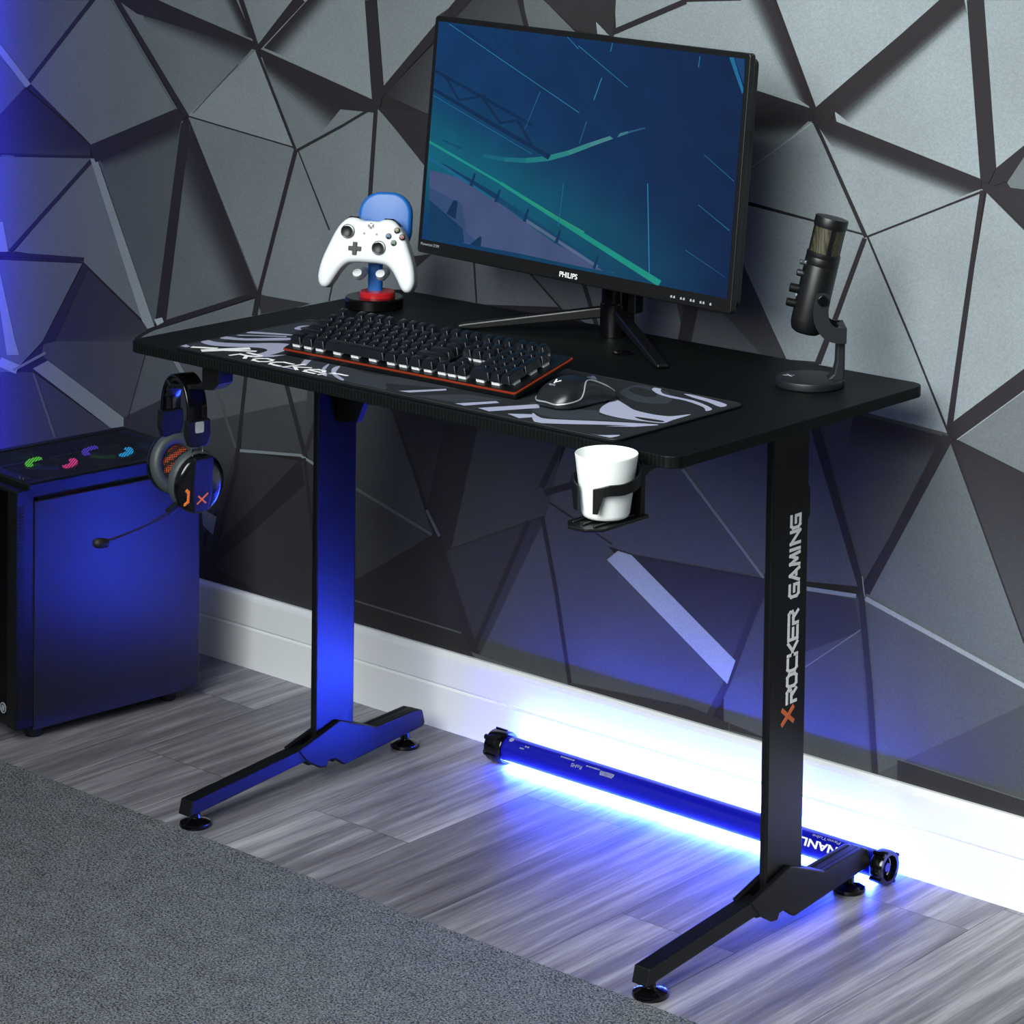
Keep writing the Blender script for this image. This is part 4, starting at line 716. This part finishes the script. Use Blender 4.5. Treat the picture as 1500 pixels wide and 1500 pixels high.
for i in range(len(pts)):
    d = (Vector(pts[min(i+1, len(pts)-1)])-Vector(pts[max(i-1, 0)])).normalized(); nn = Vector((-d.y, d.x))*.0110
    sa.append((pts[i][0]+nn.x, pts[i][1]+nn.y)); sb.append((pts[i][0]-nn.x, pts[i][1]-nn.y))
bm = B(); tipc = [(.014+.0110*cos(radians(a)), .129+.0110*sin(radians(a))) for a in range(20, 175, 20)]
loop = tipc+(sb if sb[0][0] < sa[0][0] else sa)+(sa if sb[0][0] < sa[0][0] else sb)[::-1]
for s in (-1, 1): prism(bm, loop, s*.0268, s*.0308, 'x')
prism(bm, [(.0435, .0675), (.0490, .0675), (.0490, .0895), (.0435, .0895)], -.027, .027, 'x')
obj('yoke', bm, charc, mc, smooth=30)
ax = Vector((0, .0335, .156)).normalized(); o_ = Vector((0, -.0075, .0765))
Ma = Matrix(((1, 0, 0, o_.x), (0, ax.z, ax.y*1.06, o_.y), (0, -ax.y, ax.z*1.06, o_.z), (0, 0, 0, 1)))
bm = B(); lathe(bm, [(0, 0), (.016, .0), (.021, .003), (.0240, .010), (.0246, .02), (.0246, .093), (.0242, .094), (.0246, .095), (.0246, .104), (.0242, .105), (.0246, .106), (.0246, .1105), (.0235, .112), (0, .112)], 48, Ma); obj('body', bm, satin, mc, smooth=30)
mesh_m = mat('dark brass wire mesh', '2a2920', .5, metal=.3)
n = mesh_m.node_tree.nodes; l = mesh_m.node_tree.links; b = n['Principled BSDF']
t = n.new('ShaderNodeTexCoord'); ck = n.new('ShaderNodeTexChecker'); ck.inputs['Scale'].default_value = 620; ck.inputs[1].default_value = lin('57533c'); ck.inputs[2].default_value = lin('121210')
mp = n.new('ShaderNodeMapping'); mp.inputs['Rotation'].default_value = (.6, .7, .8); l.new(t.outputs['Object'], mp.inputs[0]); l.new(mp.outputs[0], ck.inputs[0]); l.new(ck.outputs[0], b.inputs['Base Color'])
bm = B(); lathe(bm, [(0, .110), (.0218, .110), (.0218, .148), (0, .148)], 48, Ma); obj('grille', bm, mesh_m, mc, smooth=40)
for a in (10, 100, 190, 280):
    bm = B(); sweep(bm, [Ma @ Vector((.0222*cos(radians(a)), .0222*sin(radians(a)), z)) for z in (.110, .149)], rrect(.007, .0016, .0005, 1), up=Ma.to_3x3() @ Vector((cos(radians(a)), sin(radians(a)), 0)))
    obj('grille_bar', bm, satin, mc)
bm = B(); lathe(bm, [(0, .147), (.0238, .147), (.0242, .149), (.0242, .159), (.0235, .1605), (.019, .161), (0, .1615)], 48, Ma); obj('head_cap', bm, satin, mc, smooth=30)
for z, r, L_, mm_, nm in ((.036, .0062, .012, satin, 'control_knob'), (.056, .0068, .012, satin, 'control_knob'), (.078, .0052, .007, steel, 'button'), (.093, .0042, .006, chrome, 'button')):
    bm = B(); cyl(bm, Ma @ Vector((0, -.0235, z)), Ma @ Vector((0, -.0245-L_, z)), r, r*.94, 24); obj(nm, bm, mm_, mc, smooth=40, bevel=.0006)
bm = B(); cyl(bm, Ma @ Vector((0, -.024, .048)), Ma @ Vector((0, -.026, .048)), .0025, seg=12); obj('indicator', bm, print_g, mc)
for s in (-1, 1):
    bm = B(); cyl(bm, (s*.0240, .014, .129), (s*.0350, .014, .129), .0085, .0075, 28); obj('pivot_knob', bm, gloss, mc, smooth=40, bevel=.0008)

# ------------------------------------------------------------------ headset
hs = thing('headset', 'black gaming headset with orange mesh ear cups hanging under the desk edge', 'headset', (-.4537, -.2455, .7010), (0, 0, radians(-12.7)))
# local: x far cup -> near cup, y back, z down from the band top
HA = .0405
def band(r0, th, half=True):
    P_ = []
    for i in range(25):
        a = pi*i/24; P_.append((-HA*cos(a), 0, -.052+.052*sin(a)))
    return [(-HA-.001, 0, -.066)]+P_+[(HA+.001, 0, -.066)]
bm = B(); pth = band(0, 0); R_ = []
for k, p in enumerate(pth):
    p = Vector(p); d = (Vector(pth[min(k+1, len(pth)-1)])-Vector(pth[max(k-1, 0)])).normalized(); nrm = Vector((d.z, 0, -d.x))*-1
    R_.append([bm.verts.new(p+Vector((0, a, 0))+nrm*b_) for a, b_ in rrect(.034, .0055, .0026, 3)])
for A, D in zip(R_, R_[1:]):
    for i in range(len(A)): bm.faces.new((A[i], A[(i+1) % len(A)], D[(i+1) % len(A)], D[i]))
bm.faces.new(R_[0]); bm.faces.new(R_[-1]); obj('headband', bm, gloss, hs, smooth=40)
bm = B(); R_ = []
for k, p in enumerate(pth[5:-5]):
    k += 5; p = Vector(p); d = (Vector(pth[k+1])-Vector(pth[k-1])).normalized(); nrm = Vector((d.z, 0, -d.x))
    R_.append([bm.verts.new(p+Vector((0, a, 0))+nrm*(.0055+b_)) for a, b_ in rrect(.028, .008, .0035, 3)])
for A, D in zip(R_, R_[1:]):
    for i in range(len(A)): bm.faces.new((A[i], A[(i+1) % len(A)], D[(i+1) % len(A)], D[i]))
bm.faces.new(R_[0]); bm.faces.new(R_[-1]); obj('band_padding', bm, mat('black padded leatherette', '121217', .4), hs, smooth=40)
cush = mat('charcoal leatherette cushion', '3a4145', .5, bump=.2, bscale=150)
om = mat('orange speaker mesh', 'd0531a', .6)
n = om.node_tree.nodes; l = om.node_tree.links; b = n['Principled BSDF']
t = n.new('ShaderNodeTexCoord'); vo = n.new('ShaderNodeTexVoronoi'); vo.inputs['Scale'].default_value = 330; vo.inputs['Randomness'].default_value = .15
crp = n.new('ShaderNodeValToRGB'); crp.color_ramp.elements[0].position = .30; crp.color_ramp.elements[0].color = lin('e0591c'); crp.color_ramp.elements[1].position = .42; crp.color_ramp.elements[1].color = lin('1a0d08')
l.new(t.outputs['Object'], vo.inputs['Vector']); l.new(vo.outputs['Distance'], crp.inputs[0]); l.new(crp.outputs[0], b.inputs['Base Color'])
for s in (-1, 1):
    bm = B(); prism(bm, [(-.019, -.060), (.019, -.060), (.020, -.085), (.014, -.101), (-.014, -.101), (-.020, -.085)], s*(HA-.006), s*(HA+.0075), 'x')
    sl_ = obj('slider', bm, satin, hs, bevel=.002)
    bm = B(); prism(bm, rrect(.016, .018, .003, 3), .0, .0012, 'z', basis((s*(HA+.0072), 0, -.071), (0, s, 0), (0, 0, 1))); tag(obj('slider_badge', bm, chrome, sl_, bevel=.0005), 'chrome badge')
    bm = B()
    for y in (-.010, .010): sweep(bm, [(s*HA, y, -.098), (s*(HA+.001), y, -.112), (s*(HA+.002), y*1.05, -.128)], circ(.0014, 8), up=(0, 1, 0))
    obj('wire_arm', bm, chrome, hs, smooth=60)
    # ear cup: its frame has z pointing outward, tilted so the lower rim swings in
    Mcup = basis((.034, 0, -.155), (0, s, 0), (s*.10, 0, 1)) if s > 0 else basis((-.034, .006, -.144), (-.10, -1, 0), (-.22, 0, 1))
    el = [(.041*cos(2*pi*i/40), .0465*sin(2*pi*i/40)) for i in range(40)]
    bm = B()
    for q in range(40):
        pass
    ring = []
    for i in range(40):
        t0 = 2*pi*i/40; rr = []
        for j in range(12):
            a = 2*pi*j/12; k = 1-.22+.22*cos(a)
            rr.append(bm.verts.new(Mcup @ Vector((.0425*cos(t0)*k, .048*sin(t0)*k, -.002+.0115*sin(a)))))
        ring.append(rr)
    for i in range(40):
        for j in range(12): bm.faces.new((ring[i][j], ring[(i+1) % 40][j], ring[(i+1) % 40][(j+1) % 12], ring[i][(j+1) % 12]))
    obj('ear_cushion', bm, cush, hs, smooth=80)
    bm = B(); pillow(bm, [(x*.68, y*.68) for x, y in el], -.004, .006, .002, 2, Mcup); obj('speaker_mesh', bm, om, hs, smooth=40)
    bm = B(); pillow(bm, [(x*1.0, y*1.0) for x, y in el], .004, .0235, .009, 4, Mcup); cupo = obj('ear_cup', bm, gloss, hs, smooth=50)
    bm = B(); prism(bm, [(-.0165, .044), (.0165, .044), (.0175, -.020), (.012, -.041), (-.012, -.041), (-.0175, -.020)], .018, .0262, 'z', Mcup); obj('ear_cup_cover', bm, satin, cupo, bevel=.0025, seg=3)
    k = -1 if s > 0 else 1
    bm = B(); prism(bm, [(k*.0255, -.002), (k*.0205, -.006), (k*.0205, -.024), (k*.0285, -.029), (k*.0285, -.0245), (k*.0245, -.0215), (k*.0245, -.0105), (k*.0285, -.0055)], .0195, .0250, 'z', Mcup); tag(obj('cup_accent', bm, orange, cupo, bevel=.0006), 'orange bracket accent')
    bm = B(); prism(bm, [(-k*.0285, -.006), (-k*.0305, -.008), (-k*.0275, -.024), (-k*.0245, -.031), (-k*.0235, -.030), (-k*.0262, -.023)], .0185, .0215, 'z', Mcup); tag(obj('cup_accent', bm, mat('red trim', 'd8303c', .35), cupo), 'red trim')
    bm = B(); Mk = Mcup @ T((0, -.021, .0262))
    stroke(bm, [(-.0075, -.006), (.0085, .0075)], .0026, Mk, .0004); stroke(bm, [(-.006, .005), (.006, -.006)], .0026, Mk, .0005); tag(obj('cross_mark', bm, print_o, cupo), 'orange cross mark')
# boom microphone on the near cup
bm = B(); bp_ = spline([(.036, -.030, -.185, ), (.036, -.048, -.199), (.037, -.085, -.211), (.037, -.122, -.219), (.037, -.150, -.2235)], 5, False)
sweep(bm, bp_, circ(.0018, 8), up=(1, 0, 0)); boom = obj('boom_arm', bm, rubber, hs, smooth=60)
bm = B(); sweep(bm, [(.036, -.022, -.182), (.036, -.046, -.197)], rrect(.010, .009, .002, 2), up=(1, 0, 0)); obj('boom_joint', bm, satin, boom)
bm = B(); lathe(bm, [(0, -.012), (.006, -.011), (.0078, -.004), (.0078, .006), (.005, .011), (0, .012)], 20, Matrix.Translation((.037, -.158, -.225)) @ Matrix.Rotation(radians(80), 4, 'X')); obj('boom_tip', bm, rubber, boom, smooth=60)

# ------------------------------------------------------------------ computer tower
pc = thing('computer_tower', 'black computer tower with coloured fan lights standing left of the desk', 'computer tower', (-.919, -.166, 0), (0, 0, radians(-6.6)))
# local: x to the right (side panel at x=0), y toward the wall, z up
PW_, PD, PH = .236, .346, .4375
pcm = mat('black painted steel panel', '16171d', .40, spec=.6)
bm = B(); box(bm, (-.003, PD/2+.006, .0215+.19), (.006, PD-.012, .385)); obj('side_panel', bm, pcm, pc, bevel=.0015)
bm = B(); box(bm, (-PW_+.003, PD/2+.006, .0215+.19), (.006, PD-.012, .385)); obj('side_panel', bm, pcm, pc, bevel=.0015)
bm = B(); box(bm, (-PW_/2, PD-.004, .22), (PW_-.012, .008, .40)); box(bm, (-PW_/2, PD/2, .026), (PW_-.012, PD, .012)); obj('chassis', bm, satin, pc)
# top: rim with a perforated sheet
bm = B()
for c, s in (((-.010, PD/2, .4225), (.020, PD, .026)), ((-PW_+.010, PD/2, .4225), (.020, PD, .026)), ((-PW_/2, .0125, .4225), (PW_-.04, .025, .026)), ((-PW_/2, PD-.0125, .4225), (PW_-.04, .025, .026))): box(bm, c, s)
obj('top_rim', bm, satin, pc, bevel=.003)
pm = bpy.data.materials.new('perforated black sheet'); pm.use_nodes = True
n = pm.node_tree.nodes; l = pm.node_tree.links; b = n['Principled BSDF']; b.inputs['Base Color'].default_value = lin('17181c'); b.inputs['Roughness'].default_value = .6
t = n.new('ShaderNodeTexCoord'); mp = n.new('ShaderNodeMapping'); mp.inputs['Rotation'].default_value = (0, 0, .785); mp.inputs['Scale'].default_value = (230, 230, 230)
fr = n.new('ShaderNodeVectorMath'); fr.operation = 'FRACTION'; sb = n.new('ShaderNodeVectorMath'); sb.operation = 'SUBTRACT'; sb.inputs[1].default_value = (.5, .5, 0)
ml = n.new('ShaderNodeVectorMath'); ml.operation = 'MULTIPLY'; ml.inputs[1].default_value = (1, 1, 0); ln = n.new('ShaderNodeVectorMath'); ln.operation = 'LENGTH'
lt = n.new('ShaderNodeMath'); lt.operation = 'GREATER_THAN'; lt.inputs[1].default_value = .36
l.new(t.outputs['Object'], mp.inputs[0]); l.new(mp.outputs[0], fr.inputs[0]); l.new(fr.outputs[0], sb.inputs[0]); l.new(sb.outputs[0], ml.inputs[0]); l.new(ml.outputs[0], ln.inputs[0]); l.new(ln.outputs['Value'], lt.inputs[0]); l.new(lt.outputs[0], b.inputs['Alpha'])
bm = B(); f = bm.faces.new([bm.verts.new(q) for q in ((-.018, .022, .4335), (-PW_+.018, .022, .4335), (-PW_+.018, PD-.022, .4335), (-.018, PD-.022, .4335))]); obj('top_mesh', bm, pm, pc)
bm = B(); box(bm, (-PW_/2, PD/2, .400), (PW_-.03, PD-.03, .004)); obj('fan_tray', bm, satin, pc)
def glow(c, s): return mat('led '+c, '050505', .5, emit=c, estr=s)
def arc(bm, cx, cy, z, r, a0, a1, w=.010):
    N = 14; P_ = [(cx+r*cos(radians(a0+(a1-a0)*i/N)), cy+r*sin(radians(a0+(a1-a0)*i/N)), z) for i in range(N+1)]
    sweep(bm, P_, rrect(w, .004, .001, 1), up=(0, 0, 1))
for cx_, cy, cols in ((-.166, .150, ('5fd23a', 'e0408c', '2c3ea8')), (-.170, .268, ('5040c8', '22a8e8', '3a8a3a'))):
    bm = B(); lathe(bm, [(.044, .402), (.049, .402), (.049, .412), (.044, .412), (.044, .402)], 40, T((cx_, cy, 0))); cyl(bm, (cx_, cy, .402), (cx_, cy, .410), .018)
    for k in range(7):
        a = 2*pi*k/7; prism(bm, [(.017, -.006), (.043, -.012), (.043, .010), (.017, .006)], .404, .408, 'z', T((cx_, cy, 0)) @ Matrix.Rotation(a, 4, 'Z'))
    fan = obj('top_fan', bm, rubber, pc)
    for c, (a0, a1), st_ in zip(cols, ((176, 262), (2, 84), (285, 345)), (1.1, 1.2, .15)):
        bm = B(); arc(bm, cx_, cy, .4145, .039, a0, a1, .012); obj('fan_light', bm, glow(c, st_), fan)
# front: frame, smoked glass, three ring lit fans behind it
bm = B()
for c, s in (((-.014, -.006, .2255), (.028, .034, .400)), ((-PW_+.014, -.006, .2255), (.028, .034, .400)), ((-PW_/2, -.004, .421), (PW_-.05, .030, .009)), ((-PW_/2, -.004, .030), (PW_-.05, .030, .010))): box(bm, c, s)
obj('front_frame', bm, satin, pc, bevel=.002)
bm = B()
for k in range(64): box(bm, (.0004, -.014, .045+k*.0056), (.0012, .010, .0026))
obj('side_vent', bm, rubber, pc)
gm = bpy.data.materials.new('smoked front glass'); gm.use_nodes = True
n = gm.node_tree.nodes; l = gm.node_tree.links; n.remove(n['Principled BSDF'])
g1_ = n.new('ShaderNodeBsdfGlossy'); g1_.inputs['Roughness'].default_value = .04; g1_.inputs[0].default_value = (.8, .8, .8, 1); tr = n.new('ShaderNodeBsdfTransparent'); tr.inputs[0].default_value = (.32, .32, .34, 1)
fq = n.new('ShaderNodeFresnel'); fq.inputs[0].default_value = 1.5; mxs = n.new('ShaderNodeMixShader'); l.new(fq.outputs[0], mxs.inputs[0]); l.new(tr.outputs[0], mxs.inputs[1]); l.new(g1_.outputs[0], mxs.inputs[2]); l.new(mxs.outputs[0], n['Material Output'].inputs[0])
bm = B(); box(bm, (-PW_/2, -.020, .226), (PW_-.054, .003, .380)); obj('front_glass', bm, gm, pc)
bm = B(); box(bm, (-PW_/2, .022, .226), (PW_-.02, .004, .38)); obj('fan_wall', bm, rubber, pc)
for z, cs in ((.345, ('e04060', '30a0d8')), (.222, ('5040a0', '2f90d0')), (.100, ('c03838', '7a8a30'))):
    bm = B(); Mf = Matrix.Translation((-PW_/2, .005, z)) @ Matrix.Rotation(pi/2, 4, 'X')
    lathe(bm, [(.050, -.008), (.0565, -.008), (.0565, .006), (.050, .006), (.050, -.008)], 40, Mf); cyl(bm, Mf @ Vector((0, 0, -.006)), Mf @ Vector((0, 0, .006)), .019)
    for k in range(7): prism(bm, [(.018, -.006), (.049, -.012), (.049, .010), (.018, .006)], -.002, .002, 'z', Mf @ Matrix.Rotation(2*pi*k/7, 4, 'Z'))
    fan = obj('front_fan', bm, rubber, pc)
    for c, (a0, a1) in zip(cs, ((0, 120), (-90, 0))):
        bm = B(); arc(bm, 0, 0, .0085, .054, a0, a1, .003); bmesh.ops.transform(bm, matrix=Mf, verts=bm.verts); obj('fan_light', bm, glow(c, .8), fan)
bm = B(); lathe(bm, [(.0075, 0), (.009, 0), (.009, .001), (.0075, .001), (.0075, 0)], 24, Matrix.Translation((-.040, -.0216, .055)) @ Matrix.Rotation(pi/2, 4, 'X'))
for x in (-.003, 0, .003): box(bm, (-.040+x, -.0221, .055), (.0012, .001, .008 if x else .011))
obj('round_badge', bm, print_g, pc)
for x in (-.03, -PW_+.03):
    for y in (.03, PD-.045):
        bm = B(); lathe(bm, [(0, .0), (.013, 0), (.015, .004), (.016, .0205), (0, .0205)], 24, T((x, y, 0))); obj('foot', bm, rubber, pc, smooth=40)
for x, y in ((-.045, .012), (-.035, .012)):
    bm = B(); lathe(bm, [(0, .4355), (.003, .4355), (.0028, .4375), (0, .4378)], 16, T((x, y, 0))); obj('power_button', bm, steel, pc)

# ------------------------------------------------------------------ light tube on the floor
TX0, TX1, TY, TZ, TR = -.262, .4615, .296, .0262, .0205
tube = thing('light_tube', 'glowing blue light tube lying on the floor along the baseboard', 'light tube', (TX0, TY, 0))
tbm = mat('dark navy tube plastic', '10139a', .2, spec=.6)
def half_tube(a0, a1, r0, r1, n_=24):
    bm = B(); A = []
    for x in (0, TX1-TX0):
        A.append([bm.verts.new((x, r1*cos(radians(a0+(a1-a0)*i/n_)), TZ+r1*sin(radians(a0+(a1-a0)*i/n_)))) for i in range(n_+1)]+[bm.verts.new((x, r0*cos(radians(a1-(a1-a0)*i/n_)), TZ+r0*sin(radians(a1-(a1-a0)*i/n_)))) for i in range(n_+1)])
    m_ = len(A[0])
    for i in range(m_): bm.faces.new((A[0][i], A[0][(i+1) % m_], A[1][(i+1) % m_], A[1][i]))
    bm.faces.new(A[0]); bm.faces.new(A[1][::-1]); return bm
obj('tube_back', half_tube(28, 230, .017, TR), tbm, tube, smooth=40)
em = mat('blue led diffuser', '0a0a20', .4, emit=TUBE_COL, estr=TUBE_STR)
obj('diffuser', half_tube(-129, 27, .0168, TR*.985), em, tube, smooth=40)
for x0, x1, nm in ((-.034, .0, 0), (TX1-TX0, TX1-TX0+.0205, 1)):
    bm = B(); Mt = Matrix(((0, 0, 1, x0), (1, 0, 0, 0), (0, 1, 0, TZ), (0, 0, 0, 1))); L_ = x1-x0
    if nm == 0:
        lathe(bm, [(0, .002), (.016, .002), (.0245, .0), (.0262, .003), (.0262, L_-.004), (.0245, L_), (0, L_)], 36, Mt)
        for a in (40, 130, 220, 310): cyl(bm, Mt @ Vector((.017*cos(radians(a)), .017*sin(radians(a)), .002)), Mt @ Vector((.017*cos(radians(a)), .017*sin(radians(a)), -.008)), .0045, seg=12)
        for a in (20, 80, 140, 200, 260, 320): box(bm, (0, 0, 0), (.005, .003, .024), Mt @ Matrix.Rotation(radians(a), 4, 'Z') @ T((.0255, 0, .014)))
    else:
        lathe(bm, [(0, 0), (.0235, 0), (.0255, .003), (.0255, L_-.003), (.0240, L_), (.0185, L_), (.0170, L_-.012), (0, L_-.012)], 36, Mt)
        for a in (30, 120, 210, 300): box(bm, (0, 0, 0), (.007, .004, L_), Mt @ Matrix.Rotation(radians(a), 4, 'Z') @ T((.0248, 0, L_/2)))
    cap = obj('end_cap', bm, gloss, tube, smooth=35)
    if nm:
        bm = B(); cyl(bm, Mt @ Vector((0, 0, L_-.0125)), Mt @ Vector((0, 0, L_-.004)), .0065, seg=20); obj('socket', bm, mat('blue socket', '1c2bd0', .3), cap, smooth=40)
        bm = B(); sweep(bm, [Mt @ Vector((.0145*cos(radians(a)), .0145*sin(radians(a)), L_-.010)) for a in range(-70, 60, 12)], circ(.0016, 6)); sweep(bm, [Mt @ Vector((.0145*cos(radians(a)), .0145*sin(radians(a)), L_-.010)) for a in range(150, 250, 12)], circ(.0016, 6)); obj('lock_spring', bm, chrome, cap, smooth=60)
def tube_text(s, x, a, size, width=None, bold=0):
    nrm = Vector((0, cos(radians(a)), sin(radians(a)))); upv = Vector((-1, 0, 0)).cross(nrm)*-1
    Mt = basis(Vector((x-TX0, 0, TZ))+nrm*(TR+.0002), (-1, 0, 0), nrm.cross(Vector((-1, 0, 0))))
    return type_bm(s, size, Mt, width, bold)
tag(obj('lettering', tube_text('NANLITE', .352, 152, .016, .098, .0004), print_w, tube), 'white upside down lettering')
obj('lettering', tube_text('PavoTube', .375, 118, .007, .050), print_g, tube)
obj('lettering', tube_text('RoHS', -.105, 140, .0085, .022), print_g, tube)
bm = B()
for x, a, w in ((-.075, 125, .03), (-.130, 118, .03), (-.045, 136, .03), (-.045, 129, .03), (-.045, 143, .026), (-.222, 138, .010), (-.215, 124, .012)):
    nrm = Vector((0, cos(radians(a)), sin(radians(a)))); Mt = basis(Vector((x-TX0, 0, TZ))+nrm*(TR+.0002), (-1, 0, 0), nrm.cross(Vector((-1, 0, 0))))
    for k in range(int(w/.0032)):
        h = random.uniform(.0008, .0016); flat(bm, [(-w/2+k*.0032, -h), (-w/2+k*.0032+.0020, -h), (-w/2+k*.0032+.0020, h), (-w/2+k*.0032, h)], Mt, .0001)
nrm = Vector((0, cos(radians(112)), sin(radians(112)))); lathe(bm, [(0, 0), (.0042, 0), (.0042, .0004), (0, .0004)], 20, basis(Vector((.012, 0, TZ))+nrm*(TR-.0001), (-1, 0, 0), nrm.cross(Vector((-1, 0, 0)))))
obj('small_print', bm, print_g, tube)

# ------------------------------------------------------------------ light
def area(name, loc, to, size, energy, col, sy=None, spread=None):
    d = bpy.data.lights.new(name, 'AREA'); d.size = size; d.energy = energy; d.color = col
    if sy: d.shape = 'RECTANGLE'; d.size_y = sy
    if spread: d.spread = spread
    o = bpy.data.objects.new(name, d); C.objects.link(o); o.location = loc
    o.rotation_euler = (Vector(to)-Vector(loc)).to_track_quat('-Z', 'Y').to_euler(); return o
def spot(name, loc, to, ang, blend, energy, col, rad=.05):
    d = bpy.data.lights.new(name, 'SPOT'); d.spot_size = radians(ang); d.spot_blend = blend; d.energy = energy; d.color = col; d.shadow_soft_size = rad
    o = bpy.data.objects.new(name, d); C.objects.link(o); o.location = loc
    o.rotation_euler = (Vector(to)-Vector(loc)).to_track_quat('-Z', 'Y').to_euler(); return o
LIGHTS()
w = bpy.data.worlds.new('room'); bpy.context.scene.world = w; w.use_nodes = True
bg = w.node_tree.nodes['Background']; bg.inputs[0].default_value = (.80, .92, 1.0, 1); bg.inputs[1].default_value = AMB

cam = bpy.data.cameras.new('camera'); co = bpy.data.objects.new('camera', cam); C.objects.link(co)
co.location = (2.67438, -3.06216, 1.62552); co.rotation_euler = (1.52122, -.01492, .69188)
cam.sensor_width = 36; cam.sensor_fit = 'HORIZONTAL'; cam.lens = 4059.79/1500*36
cam.shift_x = -(873.454-750)/1500; cam.shift_y = (-134.573-750)/1500
cam.clip_start = .05; cam.clip_end = 60
bpy.context.scene.camera = co
vs = bpy.context.scene.view_settings; vs.view_transform = 'Standard'; vs.look = 'None'; vs.gamma = 1; vs.exposure = EXPO; vs.use_curve_mapping = False
